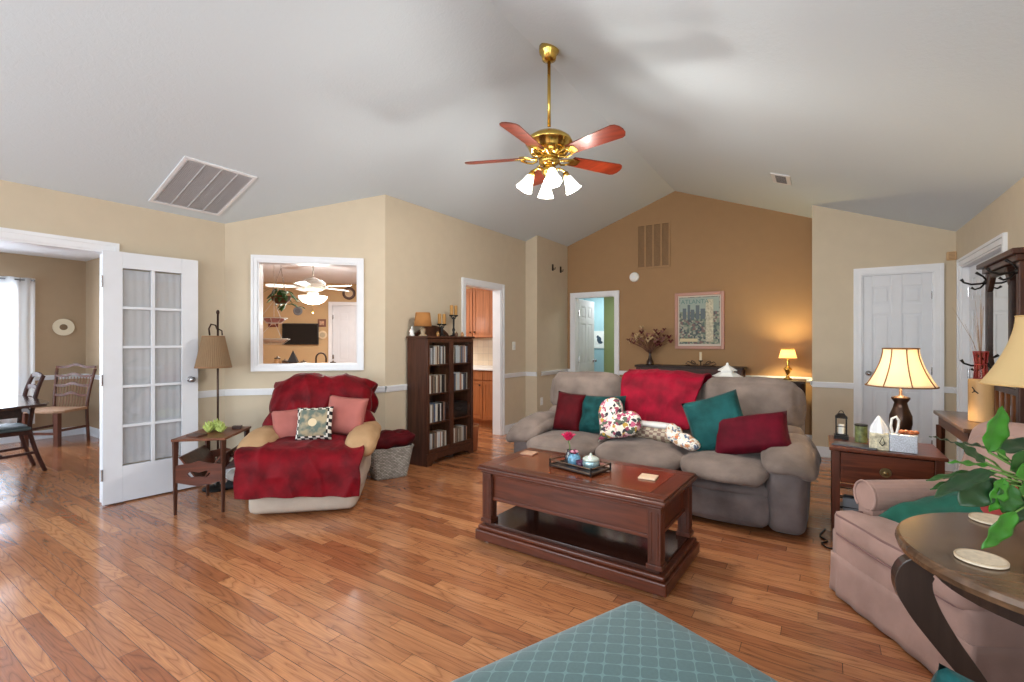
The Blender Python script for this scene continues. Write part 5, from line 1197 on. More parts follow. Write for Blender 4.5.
# ---------------------------------------------------------------- hall tree, console, lamp at right
ht = thing('hall_tree', 'dark carved hall tree with octagonal mirror and coat hooks', 'hall tree', (1.075, 4.47, 0))
for y in (-.33, .33): bb = B(); bb.box(-.07, -.01, y-.03, y+.03, 0, 1.80); bb.build('post', M_DKWOOD, ht, bev=.006)
bb = B(); bb.box(-.11, 0, -.40, .40, 1.84, 1.875); bb.box(-.085, 0, -.37, .37, 1.80, 1.84); bb.build('crown_rail', M_DKWOOD, ht, bev=.006)
bb = B(); bb.box(-.06, -.015, -.30, .30, .0, .06); bb.build('bottom_rail', M_DKWOOD, ht, bev=.004)
oct_ = [(-.15, 1.10), (.15, 1.10), (.22, 1.20), (.22, 1.66), (.15, 1.75), (-.15, 1.75), (-.22, 1.66), (-.22, 1.20)]
cc = Vector((0, 1.425)); out = [((a-cc.x)*1.22+cc.x, (z-cc.y)*1.12+cc.y) for a, z in oct_]
bb = B()
for i in range(8):
    j = (i+1) % 8; bb.prism([out[i], out[j], oct_[j], oct_[i]], lambda y, z: (-.085, y, z), lambda y, z: (-.03, y, z))
bb.build('mirror_frame', M_ESP, ht, bev=.004)
bb = B(); bb.prism(oct_, lambda y, z: (-.07, y, z), lambda y, z: (-.06, y, z)); bb.build('mirror_glass', plain('silvered_mirror', (225, 222, 214), .03, 1), ht)
for z0, z1 in ((1.74, 1.80), (.96, 1.0)): bb = B(); bb.box(-.045, -.02, -.30, .30, z0, z1); bb.build('cross_rail', M_DKWOOD, ht, bev=.004)
for k in range(5): y = -.24+k*.12; bb = B(); bb.box(-.045, -.025, y-.018, y+.018, .06, .96); bb.build('slat', wood('chestnut_wood', (140, 84, 46), .5, .35, 2), ht, bev=.004)
def hook(y, z):
    b2 = B()
    b2.tube([(-.06, y, z), (-.10, y, z-.01), (-.15, y, z-.012), (-.19, y, z+.005), (-.205, y, z+.03)], [.007, .007, .007, .007, .011], 8)
    b2.tube([(-.07, y, z), (-.10, y, z-.04), (-.13, y, z-.05), (-.15, y, z-.035)], [.006, .006, .006, .009], 8)
    b2.tube([(-.06, y, z), (-.09, y-.02, z+.04), (-.13, y-.03, z+.07)], [.006, .006, .010], 8); b2.ball((-.066, y, z), .02, 8)
    return b2.build('coat_hook', M_BLACK, ht, smooth=True)
for y in (-.33, .33):
    for z in (1.74, 1.14): hook(y, z)
cn = thing('console_table', 'narrow dark console table behind mauve armchair', 'table', (.83, 4.20, 0))
bb = B(); bb.box(-.14, .13, -.45, .45, .775, .80); bb.build('table_top', wood('console_wood', (104, 74, 56), .55, .3, 1), cn, bev=.005)
bb = B(); bb.box(-.115, .105, -.42, .42, .70, .775); bb.build('apron', M_DKWOODX, cn)
for x in (-.105, .095):
    for y in (-.41, .41): bb = B(); bb.tube([(x, y, 0), (x, y, .70)], [.017, .026], 4); bb.build('leg', M_DKWOOD, cn)
e = thing('canister_vase', 'tall tan cylinder canister with small dragonfly mark on console', 'canister', (.845, 4.15, .80))
bb = B(); bb.lathe([(.056, 0), (.060, .005), (.060, .262), (.056, .27), (.04, .27)], n=32); bb.build('canister_body', plain('tan_stoneware', (206, 168, 118), .5, var=.06), e, smooth=False)
bb = B(); q = Vector((-.042, -.046, .20)); bb.tube([q, q+Vector((.02, -.008, -.02))], .004, 6); 
for s in (-1, 1): bb.tube([q+Vector((.005, -.004, -.005)), q+Vector((-.008, 0, -.018*s+.002))], .003, 6)
bb.build('dragonfly_mark', plain('dark_mark', (60, 50, 40), .6), e)
e = thing('red_wire_vase', 'red wire vase holding dry reeds standing on tan canister', 'vase', (.845, 4.15, 1.071)); e.scale = (.8, .8, .9)
bb = B()
for z, r in ((.004, .042), (.10, .036), (.19, .046)): bb.tube([(r*math.cos(2*PI*k/24), r*math.sin(2*PI*k/24), z) for k in range(24)], .004, 6, closed=True)
for k in range(10):
    a = 2*PI*k/10; bb.tube([(r*math.cos(a), r*math.sin(a), z) for r, z in ((.042, .004), (.038, .06), (.036, .10), (.04, .15), (.046, .19))], .003, 6)
bb.build('wire_body', plain('red_lacquer_wire', (150, 40, 40), .35), e, smooth=True)
bb = B(); bb.lathe([(.036, .005), (.034, .10), (.040, .185)], n=20, cap=False); bb.build('inner_glass', glass_mat('red_glass', (.8, .35, .3), .05, .05), e, smooth=True)
random.seed(9)
for k in range(16):
    a = random.uniform(0, 2*PI); sp = random.uniform(.05, .26); h = random.uniform(.35, .62); d = Vector((math.cos(a)*.45-.25, math.sin(a)*.8, 0))
    bb = B(); bb.tube([(0, 0, .01), tuple(d*sp*.25+Vector((0, 0, h*.5))), tuple(d*sp+Vector((0, 0, h)))], [.0018, .0015, .0008], 5); bb.build('reed', plain('dry_reed', (158, 134, 112), .8), e)
# lamp at the right edge
sl = thing('corner_lamp', 'unlit lamp with wide cream shade cut by right edge', 'lamp', (.893, 3.28, 0))
bb = B(); bb.lathe([(.13, 0), (.13, .015), (.05, .03), (.014, .05), (.012, .60), (.02, .62), (.012, .64), (.012, 1.12)], n=24); bb.build('stand', M_BRONZE, sl, smooth=True)
bb = B(); bb.lathe([(r, z) for r, z in bell(.225, .10, 1.10, 1.43)], n=48, cap=False); bb.build('lamp_shade', M_SHADEC, sl, smooth=True, solid=.003)
bb = B()
for r, z in ((.226, 1.10), (.101, 1.43)): bb.tube([(r*math.cos(2*PI*k/40), r*math.sin(2*PI*k/40), z) for k in range(40)], .004, 6, closed=True)
bb.build('shade_trim', plain('cream_piping', (214, 178, 120), .7), sl, smooth=True)

# ---------------------------------------------------------------- far wall furniture
co = thing('long_console', 'long dark narrow sideboard against the brown far wall', 'sideboard', (-1.56, 6.93, 0))
bb = B(); bb.box(-.72, .72, -.17, .17, .935, .965); bb.build('table_top', M_ESP, co, bev=.006)
bb = B(); bb.box(-.68, .68, -.14, .14, .80, .935); bb.build('apron', M_DKWOODX, co, bev=.004)
for x in (-.67, .67):
    for y in (-.13, .13): bb = B(); bb.box(x-.03, x+.03, y-.03, y+.03, 0, .935); bb.build('leg', M_DKWOOD, co, bev=.004)
bb = B(); bb.box(-.66, .66, -.13, .13, .20, .225); bb.build('lower_shelf', M_ESP, co)
# vase of dried flowers
fv = thing('dried_flower_vase', 'dark slender vase of burgundy dried flowers on sideboard', 'vase', (-2.10, 6.92, .965))
bb = B(); bb.lathe([(.05, 0), (.052, .01), (.048, .05), (.028, .09), (.018, .14), (.020, .19), (.028, .21)], n=20); bb.build('vase_body', plain('dark_brown_glass', (56, 38, 32), .15), fv, smooth=True)
random.seed(21)
fcols = [plain('wine_flower', (96, 32, 34), .85), plain('cream_flower', (196, 170, 130), .85), plain('mauve_flower', (150, 104, 96), .85), plain('brown_flower', (104, 66, 48), .85)]
for k in range(60):
    a = random.uniform(0, 2*PI); el = random.uniform(.15, 1.0); r = random.uniform(.16, .34); 
    d = Vector((math.cos(a)*(1-el*.55), math.sin(a)*(1-el*.55)*.55, .25+el*.65)); tip = Vector((0, 0, .20))+d*r*1.15
    bb = B(); bb.tube([(0, 0, .15), tuple(Vector((0, 0, .20))+d*r*.45), tuple(tip)], .0022, 5); st = bb.build('stem', fcols[3], fv)
    bb = B(); s_ = random.uniform(.022, .042)
    for j in range(6):
        b_ = 2*PI*j/6; dd = Vector((math.cos(b_), math.sin(b_)*.6, .5+.3*math.sin(b_*2))); bb.grid(lambda u, v: tip+dd*(s_*v*1.3)+Vector((-dd.y, dd.x, .4))*((u-.5)*s_*math.sin(PI*(.15+.8*v))), 2, 2)
    bb.ball(tip, s_*.45, 6); bb.build('bloom', fcols[(k*7) % 3 if k % 3 else 0], st)
# candle in an iron scroll holder, below poster
e = thing('scroll_candle_holder', 'iron scroll candle holder with single white candle on sideboard', 'candle holder', (-1.40, 6.92, .965))
bb = B(); 
for s in (-1, 1):
    bb.tube([(s*(.03+.09*math.sin(t_)*(1-t_/7)+.05*t_/3), 0, .02+.035*(1-math.cos(t_*1.3))*(1-t_/8)) for t_ in [k*.35 for k in range(18)]], .006, 8)
    bb.tube([(s*.14, 0, .006), (s*.20, 0, .03), (s*.17, 0, .06), (s*.12, 0, .04)], .006, 8)
bb.box(-.20, .20, -.02, .02, 0, .008); bb.lathe([(.012, .06), (.03, .07), (.03, .078)], n=14); bb.tube([(0, 0, 0), (0, 0, .07)], .007, 8); bb.build('iron_scroll', M_BRONZE, e, smooth=True)
bb = B(); bb.cyl((0, 0, .078), (0, 0, .19), .016); bb.build('candle', plain('ivory_wax', (220, 206, 180), .5), e, smooth=False)
# narrow sofa-back table and white lantern
sb = thing('sofa_back_table', 'slim dark table standing right behind the sofa', 'table', (-1.0, 4.86, 0))
bb = B(); bb.box(-.55, .55, -.14, .14, .86, .885); bb.build('table_top', M_ESP, sb, bev=.004)
for x in (-.52, .52):
    for y in (-.11, .11): bb = B(); bb.box(x-.018, x+.018, y-.018, y+.018, 0, .86); bb.build('leg', M_ESP, sb)
bb = B(); bb.box(-.50, .50, -.12, .12, .80, .86); bb.build('apron', M_ESP, sb)
wl = thing('white_lantern', 'white pagoda roofed lantern peeking above the sofa back', 'lantern', (-.745, 4.86, .885))
bb = B()
def tier(z0, r0, r1, z1): bb.lathe([(r0*.98, z0), (r0, z0+.006), (r0*.8, z0+(z1-z0)*.4), (r1, z1)], n=6)
tier(.09, .135, .07, .13); tier(.145, .085, .025, .19); bb.box(-.05, .05, -.05, .05, .13, .145); bb.lathe([(.025, .19), (.012, .2), (.01, .215), (.003, .222)], n=10); bb.build('roof', M_WHITE, wl)
bb = B(); bb.lathe([(.10, 0), (.10, .012)], n=6)
for k in range(6): a = 2*PI*k/6; bb.cyl((.09*math.cos(a), .09*math.sin(a), .01), (.09*math.cos(a), .09*math.sin(a), .095), .007, n=6)
bb.build('cage', M_WHITE, wl)
bb = B(); bb.cyl((0, 0, .012), (0, 0, .07), .03); bb.build('candle', plain('ivory_wax', (220, 206, 180), .5), wl)
# corner lamp at far wall
et = thing('corner_end_table', 'small dark table tucked in far right corner behind sofa', 'end table', (-.36, 6.80, 0))
bb = B(); bb.box(-.20, .20, -.20, .20, .80, .83); bb.build('table_top', M_ESP, et, bev=.005)
for x in (-.17, .17):
    for y in (-.17, .17): bb = B(); bb.tube([(x, y, 0), (x, y, .80)], [.014, .022], 4); bb.build('leg', M_ESP, et)
bb = B(); bb.box(-.17, .17, -.17, .17, .72, .80); bb.build('apron', M_ESP, et)
fl2 = thing('table_lamp', 'lit brass lamp with small cream shade in far right corner', 'lamp', (-.355, 6.84, .83))
bb = B(); bb.lathe([(.05, 0), (.05, .012), (.02, .03), (.014, .05), (.018, .07), (.045, .12), (.048, .135), (.02, .16), (.012, .19), (.018, .22), (.008, .25), (.008, .30)], n=24); bb.build('base', M_BRASS, fl2, smooth=True)
bb = B(); bb.lathe([(.100, .265), (.07, .375)], n=40, cap=False); bb.build('lamp_shade', translucent('warm_small_shade', (250, 226, 176), .5, 1.0, (255, 220, 150)), fl2, smooth=True, solid=.003)
bb = B()
for r, z in ((.101, .265), (.071, .375)): bb.tube([(r*math.cos(2*PI*k/32), r*math.sin(2*PI*k/32), z) for k in range(32)], .004, 6, closed=True)
bb.build('shade_trim', plain('dark_gold_trim', (150, 110, 50), .6), fl2)
point('corner_lamp_bulb', (-.355, 6.84, 1.16), 24, (1.0, .80, .38), .03)
# cable on the floor
bb = B(); pts = spl([(.02, 3.95, .006), (-.01, 3.8, .006), (.03, 3.72, .006), (.0, 3.66, .006), (.04, 3.60, .006), (.08, 3.66, .006), (.10, 3.8, .006)], 6); bb.tube(pts, .005, 6)
tag(bb.build('power_cord', M_BLACK, smooth=True), 'thin black power cord on floor between sofa and end table', 'cord')
# blue picture in the bedroom
e = thing('bedroom_picture', 'small white picture with dark abstract motif on blue wall', 'picture', (-4.13, 9.9, 1.34))
bb = B(); bb.box(-.14, .14, -.02, 0, -.19, .19); bb.build('board', M_WHITE, e)
bb = B(); bb.ball((0, -.022, .0), .05, 8, (1, .1, 1.4)); bb.ball((.03, -.022, -.06), .04, 8, (1.4, .1, .8)); bb.ball((-.03, -.022, .06), .03, 8, (1, .1, 1.2)); bb.build('motif', plain('slate_motif', (60, 76, 92), .8), e)

# ---------------------------------------------------------------- dining room
M_BLUETOP = wood('dark_dining_wood', (70, 52, 52), .6, .12, 1, .8, .8)
dt = thing('dining_table', 'dark polished dining table cut by the left edge', 'dining table', (-6.45, .45, 0))
bb = B(); bb.prism([(-.68, -1.1), (.68, -1.1), (.74, -.6), (.74, .55), (.60, .86), (.4, .92), (-.4, .92), (-.60, .86), (-.74, .55), (-.74, -.6)], lambda x, y: (x, y, .725), lambda x, y: (x, y, .75)); bb.build('table_top', M_BLUETOP, dt, bev=.006)
bb = B(); bb.box(-.58, .58, -.9, .70, .64, .725); bb.build('apron', M_ESP, dt)
bb = B(); bb.lathe([(.10, .10), (.11, .16), (.07, .24), (.05, .32), (.09, .42), (.10, .50), (.06, .60), (.12, .64)], (0, .2, 0), 24); bb.build('pedestal', M_ESP, dt, smooth=True)
for a in (30, 150, 270):
    a = R(a); bb = B(); bb.tube([(.05*math.cos(a), .2+.05*math.sin(a), .18), (.28*math.cos(a), .2+.28*math.sin(a), .14), (.48*math.cos(a), .2+.48*math.sin(a), .035), (.54*math.cos(a), .2+.54*math.sin(a), .03)], [.035, .03, .024, .028], 8); bb.build('foot', M_ESP, dt, smooth=True)
e = thing('blue_glass_bowl', 'blue glass vase near left edge on dining table', 'vase', (-6.15, .98, .75))
bb = B(); bb.lathe([(.05, 0), (.07, .02), (.085, .10), (.06, .18), (.04, .20), (.05, .22), (.04, .21), (.05, .16), (.07, .1)], n=24); bb.build('vase_body', plain('cobalt_glass', (40, 90, 150), .08), e, smooth=True)
bb = B(); bb.tube([(0, 0, .2), (.01, .02, .33), (.05, .03, .40)], .004, 6); bb.build('twig', M_BLACK, e)
# chair with its back toward the right, at the table's end
def dining_chair(name, label, loc, rz, mat):
    e = thing(name, label, 'chair', loc, rz)
    bb = B(); bb.puff((0, 0, .445), (.22, .21, .022), .02, .012, 8); bb.build('seat', plain('slate_blue_seat', (96, 118, 128), .5), e, smooth=True)
    bb = B(); bb.box(-.21, .21, -.20, .20, .385, .425); bb.build('seat_frame', mat, e, bev=.004)
    for s in (-1, 1):
        bb = B(); bb.tube([(s*.195, -.185, .42), (s*.195, -.185, 0)], [.022, .016], 4); bb.build('leg', mat, e)
        bb = B(); pts = spl([(s*.195, .31, 0), (s*.195, .245, .2), (s*.19, .20, .42), (s*.19, .215, .60), (s*.185, .25, .80), (s*.18, .30, .96)], 4); bb.tube(pts, .018, 6); bb.build('back_leg', mat, e, smooth=True)
    bb = B(); bb.beam((-.195, .0, .20), (.195, .0, .20), .02, .025); 
    for s in (-1, 1): bb.beam((s*.195, -.185, .18), (s*.195, .245, .20), .02, .025)
    bb.build('stretcher', mat, e)
    for z, y in ((.58, .215), (.70, .235), (.82, .262), (.94, .295)):
        bb = B(); N = 12
        poly = [(-.18+.36*k/N, z+.028+.022*math.sin(PI*k/N)) for k in range(N+1)]+[(.18-.36*k/N, z-.012+.020*math.sin(PI*k/N)) for k in range(N+1)]
        for k in range(N):
            a0, a1 = poly[k], poly[k+1]; c0, c1 = poly[2*N+1-k], poly[2*N-k]
            bb.prism([a0, a1, c1, c0], lambda x, q: (x, y-.008, q), lambda x, q: (x, y+.008, q))
        bb.build('ladder_slat', mat, e)
    return e
M_CHW = wood('dining_chair_wood', (78, 48, 42), .55, .6, 2, 1.0, .0)
dining_chair('dining_chair', 'dark ladder back dining chair tucked at end of dining table', (-6.78, 1.15, 0), R(0), M_CHW)
# corner chair against the far wall
def settee():
    e = thing('ladder_back_settee', 'wide ladder back chair with wavy rails standing by dining wall', 'chair', (-8.22, 1.91, 0), R(31)); e.scale = (.88, .88, .96)
    m = wood('settee_wood', (104, 62, 48), .55, .4, 2)
    bb = B(); bb.prism([(-.27, .24), (.27, .24), (.33, -.18), (.22, -.24), (-.22, -.24), (-.33, -.18)], lambda x, y: (x, y, .43), lambda x, y: (x, y, .465)); bb.build('seat', plain('rush_seat', (168, 132, 104), .8, var=.1, vscale=40), e, bev=.008)
    for s in (-1, 1):
        bb = B(); bb.box(s*.24-.03, s*.24+.03, -.22, -.16, 0, .43); bb.build('leg', m, e, bev=.003)
        bb = B(); bb.tube(spl([(s*.26, .26, 0), (s*.255, .24, .42), (s*.27, .27, .7), (s*.30, .33, .98)], 4), .021, 6); bb.build('back_post', m, e, smooth=True)
    bb = B(); bb.beam((-.24, -.19, .16), (.24, -.19, .16), .022, .03)
    for s in (-1, 1): bb.beam((s*.24, -.19, .2), (s*.26, .25, .2), .022, .03)
    bb.build('stretcher', m, e)
    for z, y, w_ in ((.60, .255, .26), (.73, .275, .27), (.86, .295, .28), (.985, .33, .31)):
        bb = B(); N = 16
        for k in range(N):
            f = lambda q: .035*math.sin(PI*q)+.012*math.cos(4*PI*q)
            x0, x1 = -w_+2*w_*k/N, -w_+2*w_*(k+1)/N; q0_, q1_ = k/N, (k+1)/N
            bb.prism([(x0, z-.012+f(q0_)), (x1, z-.012+f(q1_)), (x1, z+.022+f(q1_)), (x0, z+.022+f(q0_))], lambda x, q: (x, y-.008, q), lambda x, q: (x, y+.008, q))
        bb.build('ladder_slat', m, e)
    bb = B()
    for k in range(11):
        x = -.22+.44*k/10; bb.cyl((x, .245, .46), (x*1.1, .30, .87), .006, n=6)
    bb.build('spindles', plain('pale_spindle', (150, 108, 84), .6), e)
settee()
# curtains
def curtain(name, label, x, y0, y1, z0, z1):
    e = thing(name, label, 'curtain', (x, 0, 0)); bb = B()
    bb.grid(lambda u, v: Vector((.03*math.sin(u*(y1-y0)*38)+.01*math.sin(u*17+v*2), y0+(y1-y0)*u, z0+(z1-z0)*v)), 110, 10)
    bb.build('curtain_panel', translucent('white_sheer_curtain', (236, 238, 240), .6), e, smooth=True)
    bb = B()
    for k in range(8): yy = y0+(y1-y0)*(k+.5)/8; bb.tube([(.025*math.cos(t_), yy, z1-.03+.025*math.sin(t_)) for t_ in [j*PI/6 for j in range(12)]], .003, 5, closed=True)
    bb.build('rings', M_STEEL, e); return e
curtain('sheer_curtain', 'long white sheer curtain at right side of dining window', -8.66, 1.05, 1.83, .22, 2.13)
e = thing('curtain_rod', 'thin steel curtain rod above dining window', 'curtain rod', (-8.66, 0, 2.10))
bb = B(); bb.cyl((0, .1, 0), (0, 1.80, 0), .009, n=10); bb.ball((0, 1.81, 0), .018, 8); bb.build('rod', M_STEEL, e, smooth=True)
bb = B(); bb.box(-.09, 0, 1.70, 1.71, -.006, .006); bb.box(-.09, 0, .14, .15, -.006, .006); bb.build('bracket', M_STEEL, e)
e = thing('decorative_plate', 'round cream decorative plate on the brown dining wall', 'plate', (XD, 2.12, 1.50))
bb = B(); bb.tube([(0, 0, 0), (.008, 0, 0), (.022, 0, 0), (.018, 0, 0)], [.05, .08, .115, .09], 32); bb.build('plate_rim', plain('cream_glaze', (226, 214, 190), .3), e, smooth=False)
bb = B(); bb.tube([(.017, 0, 0), (.021, 0, 0)], [.05, .04], 20); bb.build('plate_centre', plain('brown_motif', (120, 96, 72), .4), e)

# ---------------------------------------------------------------- kitchen seen through doorway
def cab_door(bb, x0, x1, y, z0, z1, f=.045):
    bb.box(x0, x0+f, y-.02, y, z0, z1); bb.box(x1-f, x1, y-.02, y, z0, z1); bb.box(x0+f, x1-f, y-.02, y, z0, z0+f); bb.box(x0+f, x1-f, y-.02, y, z1-f, z1); bb.box(x0+f, x1-f, y-.012, y, z0+f, z1-f)
    bb.box(x0+f+.02, x1-f-.02, y-.017, y, z0+f+.02, z1-f-.02)
KY = 5.78
e = thing('base_cabinet', 'honey wood kitchen base cabinet with drawer seen through doorway', 'cabinet', (-4.5, 0, 0))
bb = B(); bb.box(-.62, .62, KY+.02, 6.38, .10, .865); bb.box(-.60, .60, KY+.08, 6.36, 0, .10); bb.build('body', M_OAKCAB, e)
for k in range(3):
    x0 = -.61+k*.41; bb = B(); cab_door(bb, x0+.006, x0+.404, KY+.02, .13, .70); d = bb.build('door', M_OAKCAB, e, bev=.002); bb = B(); bb.ball((x0+.36, KY-.015, .64), .014, 8); bb.build('knob', M_BRONZE, d, smooth=True)
    bb = B(); bb.box(x0+.006, x0+.404, KY, KY+.02, .72, .85); d = bb.build('drawer', M_OAKCAB, e, bev=.004); bb = B(); bb.ball((x0+.205, KY-.015, .785), .014, 8); bb.build('knob', M_BRONZE, d, smooth=True)
bb = B(); bb.box(-5.13, -3.875, KY-.03, 6.395, .868, .905); tag(bb.build('kitchen_worktop', plain('white_laminate', (226, 226, 224), .3), bev=.006), 'white laminate kitchen worktop over honey cabinets', 'worktop')
e = thing('upper_cabinet', 'honey wood kitchen wall cabinet with paired doors', 'cabinet', (-4.5, 0, 0))
bb = B(); bb.box(-.62, .62, 6.08, 6.395, 1.36, 2.16); bb.build('body', M_OAKCAB, e)
for k in range(3):
    x0 = -.61+k*.41; bb = B(); cab_door(bb, x0+.006, x0+.404, 6.08, 1.37, 2.15); d = bb.build('door', M_OAKCAB, e, bev=.002)
    bb = B(); bb.ball((x0+.37 if k % 2 == 0 else x0+.04, 6.045, 1.45), .014, 8); bb.build('knob', M_BRONZE, d, smooth=True)
m, t, q = nt('tile_backsplash'); tc = t.nodes.new('ShaderNodeTexCoord'); br = t.nodes.new('ShaderNodeTexBrick'); mp = t.nodes.new('ShaderNodeMapping'); mp.inputs['Rotation'].default_value = (R(90), 0, 0)
br.offset = 0; br.inputs['Scale'].default_value = 1; br.inputs['Brick Width'].default_value = .11; br.inputs['Row Height'].default_value = .11; br.inputs['Mortar Size'].default_value = .002
br.inputs['Color1'].default_value = (*lin((214, 196, 172)), 1); br.inputs['Color2'].default_value = (*lin((204, 182, 156)), 1); br.inputs['Mortar'].default_value = (*lin((170, 156, 140)), 1)
t.links.new(tc.outputs['Object'], mp.inputs[0]); t.links.new(mp.outputs[0], br.inputs[0]); t.links.new(br.outputs[0], q.inputs['Base Color']); q.inputs['Roughness'].default_value = .3
bb = B(); bb.box(-5.13, -3.875, 6.385, 6.399, .906, 1.36); struct(bb.build('trim_40', m))
# pass-through: counter, hanging things, fan, television
cw = Wall((-5.2, 2.10+.0), (-3.75, 3.55), (-1, 1))
def dg(s_, t_, z): # along the diagonal wall, t into the kitchen
    p = Vector((XL, YC, 0))+Vector((.7071, .7071, 0))*s_+Vector((-.7071, .7071, 0))*t_; return Vector((p.x, p.y, z))
bb = B(); bb.prism([(.20, .13), (1.36, .13), (1.36, .72), (.20, .72)], lambda a, c: dg(a, c, .93), lambda a, c: dg(a, c, .97)); tag(bb.build('bar_counter', plain('grey_speckled_counter', (150, 140, 130), .3, var=.2, vscale=120), bev=.004), 'speckled counter inside the pass-through opening', 'worktop')
bb = B(); bb.prism([(.22, .14), (1.34, .14), (1.34, .68), (.22, .68)], lambda a, c: dg(a, c, 0), lambda a, c: dg(a, c, .93)); tag(bb.build('counter_cabinet', M_OAKCAB), 'honey wood cabinet under the pass-through counter', 'cabinet')
e = thing('gooseneck_faucet', 'dark gooseneck faucet seen through pass-through opening', 'faucet', dg(.74, .45, .97))
bb = B(); r_ = RT; bb.tube([(0, 0, 0)]+[tuple(r_*(.055*(1-math.cos(a)))+Vector((0, 0, .15+.06*math.sin(a)))) for a in [k*PI/8 for k in range(9)]]+[tuple(r_*.11+Vector((0, 0, .11)))], .009, 10); bb.lathe([(.025, 0), (.022, .02), (.01, .03)], n=14); bb.build('spout', M_BRONZE, e, smooth=True)
bb = B(); bb.tube([(-.03, 0, .0), (-.03, 0, .03), (-.06, -.01, .05)], .007, 8); bb.build('lever', M_BRONZE, e)
random.seed(4)
e = thing('birdhouse_ornament', 'dark peaked birdhouse ornament on the pass-through counter', 'ornament', dg(.52, .40, .97))
bb = B(); bb.box(-.035, .035, -.03, .03, 0, .12); bb.build('house_body', plain('brown_ornament', (96, 70, 54), .6), e)
bb = B(); bb.lathe([(.07, .115), (.045, .16), (.018, .21), (.003, .24)], n=4); bb.build('roof', plain('charcoal_ornament', (50, 42, 40), .6), e)
for nm_, s_, t_, h, c, lb in (('jar', .36, .42, .15, (206, 150, 96), 'orange jar at left on the pass-through counter'), ('jar', .43, .44, .12, (120, 76, 50), 'brown jar beside orange jar on pass-through counter'), ('mug', .62, .42, .11, (230, 228, 222), 'white mug near birdhouse on pass-through counter'), ('kettle', .92, .42, .10, (60, 56, 56), 'dark kettle near right of pass-through counter')):
    e = thing(nm_, lb, nm_, dg(s_, t_, .97)); bb = B(); bb.lathe([(.032, 0), (.038, .01), (.04, h*.7), (.028, h*.9), (.03, h)], n=20); bb.build('jar_body', plain('jar_%d' % int(s_*100), c, .3), e, smooth=True)
    bb = B(); bb.lathe([(.031, h), (.031, h+.012), (.008, h+.016), (.006, h+.028)], n=16); bb.build('lid', plain('jar_lid', (110, 90, 70), .4), e, smooth=True)
# TV and wall things on the kitchen far wall: s along wall from its start
def kf(u, v):
    d = spot(u, v, 1)-Vector((0, 0, CAMH)); c0 = Vector((0, 0, CAMH)); n_ = WK_far.n; k = (WK_far.p0-c0).dot(n_)/d.dot(n_); return c0+d*k
KR = math.atan2(WK_far.n.y, WK_far.n.x)+PI/2
e = thing('television', 'black wall mounted television in the kitchen far room', 'television', kf(301, 334), KR)
bb = B(); bb.box(-.33, .33, -.05, -.02, -.205, .205); bb.build('bezel', plain('black_plastic', (24, 24, 26), .3), e, bev=.004)
bb = B(); bb.box(-.31, .31, -.052, -.050, -.185, .185); bb.build('screen', plain('dark_screen', (20, 20, 24), .08), e)
bb = B(); bb.box(-.1, .1, -.02, 0, -.1, .1); bb.build('wall_mount', M_BLACK, e)
for u, v, w_, h, c, lb in ((273.5, 323, .085, .075, (110, 40, 30), 'small dark red picture left of kitchen television'), (322, 323, .075, .075, (120, 70, 50), 'small brown picture right of kitchen television')):
    e = thing('small_picture', lb, 'picture', kf(u, v), KR); bb = B()
    bb.box(-w_, w_, -.02, 0, -h, h); bb.build('frame', plain('picture_'+str(int(u)), c, .5), e); bb = B(); bb.box(-w_*.55, w_*.55, -.023, -.019, -h*.55, h*.55); bb.build('image', plain('picture_image', (190, 150, 120), .6, var=.4, vscale=30), e)
for u, v, r_, c, lb in ((298, 311, .085, (130, 134, 140), 'grey round plate above kitchen television'), (322.7, 335, .085, (222, 200, 164), 'cream round plate right of kitchen television'), (349, 293.5, .125, (84, 52, 34), 'round dark wall clock above kitchen door')):
    e = thing('round_clock' if 'clock' in lb else 'decorative_plate', lb, 'clock' if 'clock' in lb else 'plate', kf(u, v), KR)
    bb = B(); bb.tube([(0, 0, 0), (0, -.015, 0), (0, -.025, 0)], [r_*.8, r_, r_*.85], 28); bb.build('rim', plain('round_%d' % int(u), c, .4), e)
    bb = B(); bb.tube([(0, -.024, 0), (0, -.028, 0)], [r_*.6, r_*.6], 24); bb.build('centre', plain('round_c%d' % int(u), (200, 170, 130) if 'clock' in lb else tuple(int(x*.8) for x in c), .4), e)
# kitchen far door
sA = (kf(333, 320)-WK_far.p0).dot(WK_far.d); panel_door('door_6', WK_far, sA, sA+.72, 2.0, .03, True, True)
bb = B(); WK_far.casing(bb, sA-.01, sA+.73, 2.01, depth=.035); struct(bb.build('trim_41', M_TRIM))
# kitchen fan
kp = spot(313, 287, 6.7)
point('kitchen_fan_bulb', (kp.x, kp.y, 1.66), 60, (1, .97, .93), .15)
kfn = ceiling_fan('kitchen_ceiling_fan', 'white kitchen ceiling fan with glowing bowl seen through opening', (kp.x, kp.y, 2.44), 0, -.36, 20, M_WHITE, M_WHITE, .60, shades=False)
bb = B(); bb.lathe([(.19, -.50), (.185, -.53), (.14, -.58), (.07, -.61), (.01, -.615)], n=32); bb.build('light_bowl', M_GLOW, kfn, smooth=True)
bb = B(); bb.tube([(0, 0, -.61), (0, 0, -.72)], .003, 6); bb.ball((0, 0, -.73), .012, 8); bb.build('pull_chain', M_BRASS, kfn)
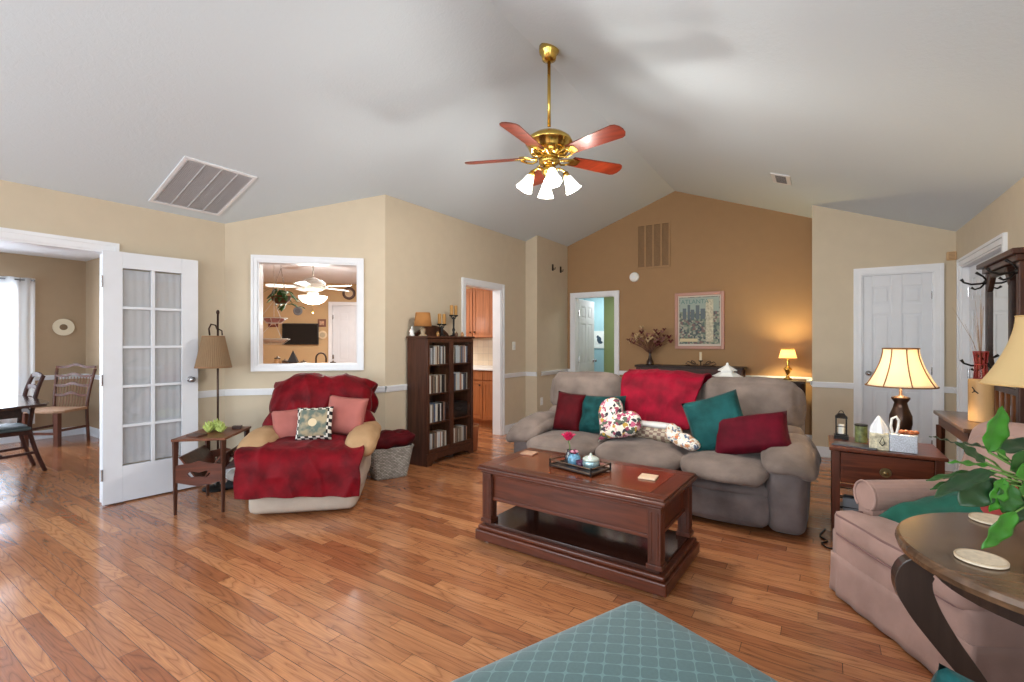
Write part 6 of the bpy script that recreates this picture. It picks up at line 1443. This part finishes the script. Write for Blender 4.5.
# hanging plant
p = spot(281, 296, 6.0)
e = thing('hanging_plant', 'green trailing plant in hanging basket inside the kitchen', 'plant', (p.x, p.y, p.z))
bb = B(); bb.lathe([(.05, -.10), (.10, -.06), (.12, 0), (.11, 0), (.08, -.05)], n=20); bb.build('basket', plain('coir_basket', (100, 66, 44), .9), e)
bb = B(); 
for k in range(3): a = 2*PI*k/3; bb.tube([(.115*math.cos(a), .115*math.sin(a), 0), (0, 0, .35), (0, 0, 2.438-p.z)], .003, 5)
bb.build('chain', M_STEEL, e)
random.seed(8); lfm = plain('trailing_leaf', (54, 96, 40), .6, var=.3, vscale=20)
for k in range(42):
    a = random.uniform(0, 2*PI); r0 = random.uniform(.02, .13); c0 = Vector((r0*math.cos(a), r0*math.sin(a), random.uniform(-.02, .10))); d = Vector((math.cos(a), math.sin(a), random.uniform(-1.2, .5))).normalized(); s_ = d.cross(Vector((0, 0, 1))).normalized(); L_ = random.uniform(.08, .15)
    if k % 4 == 0: c0 += Vector((RT.x*.1, RT.y*.1, -.12))
    bb = B(); bb.grid(lambda u, v: c0+d*(L_*v)+s_*((u-.5)*.065*math.sin(PI*(.1+.88*v)))+Vector((0, 0, -.03*v*v)), 2, 5); bb.build('leaf', lfm, e, smooth=True, solid=.001)
# hanging tiered basket
p = spot(274, 319, 5.9)
e = thing('hanging_tier_basket', 'hanging tiered wire basket with dishes seen in kitchen opening', 'basket', (p.x, p.y, p.z-.05))
bb = B(); zt_ = 2.438-(p.z-.05)
bb.tube([(0, 0, .0), (0, 0, zt_)], .003, 5)
for z, r_ in ((.06, .15), (-.20, .18)):
    bb.tube([(r_*math.cos(2*PI*k/28), r_*math.sin(2*PI*k/28), z) for k in range(28)], .005, 6, closed=True); bb.tube([(r_*.6*math.cos(2*PI*k/28), r_*.6*math.sin(2*PI*k/28), z-.06) for k in range(28)], .004, 6, closed=True)
    for k in range(8): a = 2*PI*k/8; bb.tube([(r_*math.cos(a), r_*math.sin(a), z), (r_*.6*math.cos(a), r_*.6*math.sin(a), z-.06)], .003, 5)
    for k in range(3): a = 2*PI*k/3; bb.tube([(r_*math.cos(a), r_*math.sin(a), z), (0, 0, z+.22)], .0025, 5)
bb.build('wire_tiers', plain('pale_wire', (206, 202, 196), .4), e)
bb = B(); bb.lathe([(.08, .005), (.12, .04), (.13, .055), (.12, .05), (.07, .015)], n=24); bb.build('upper_dish', plain('rose_dish', (160, 100, 96), .4, var=.4, vscale=18), e, smooth=True)
bb = B(); bb.lathe([(.10, -.25), (.15, -.21), (.16, -.19), (.15, -.195), (.09, -.24)], n=24); bb.build('lower_dish', plain('pale_dish', (206, 198, 186), .4, var=.15), e, smooth=True)
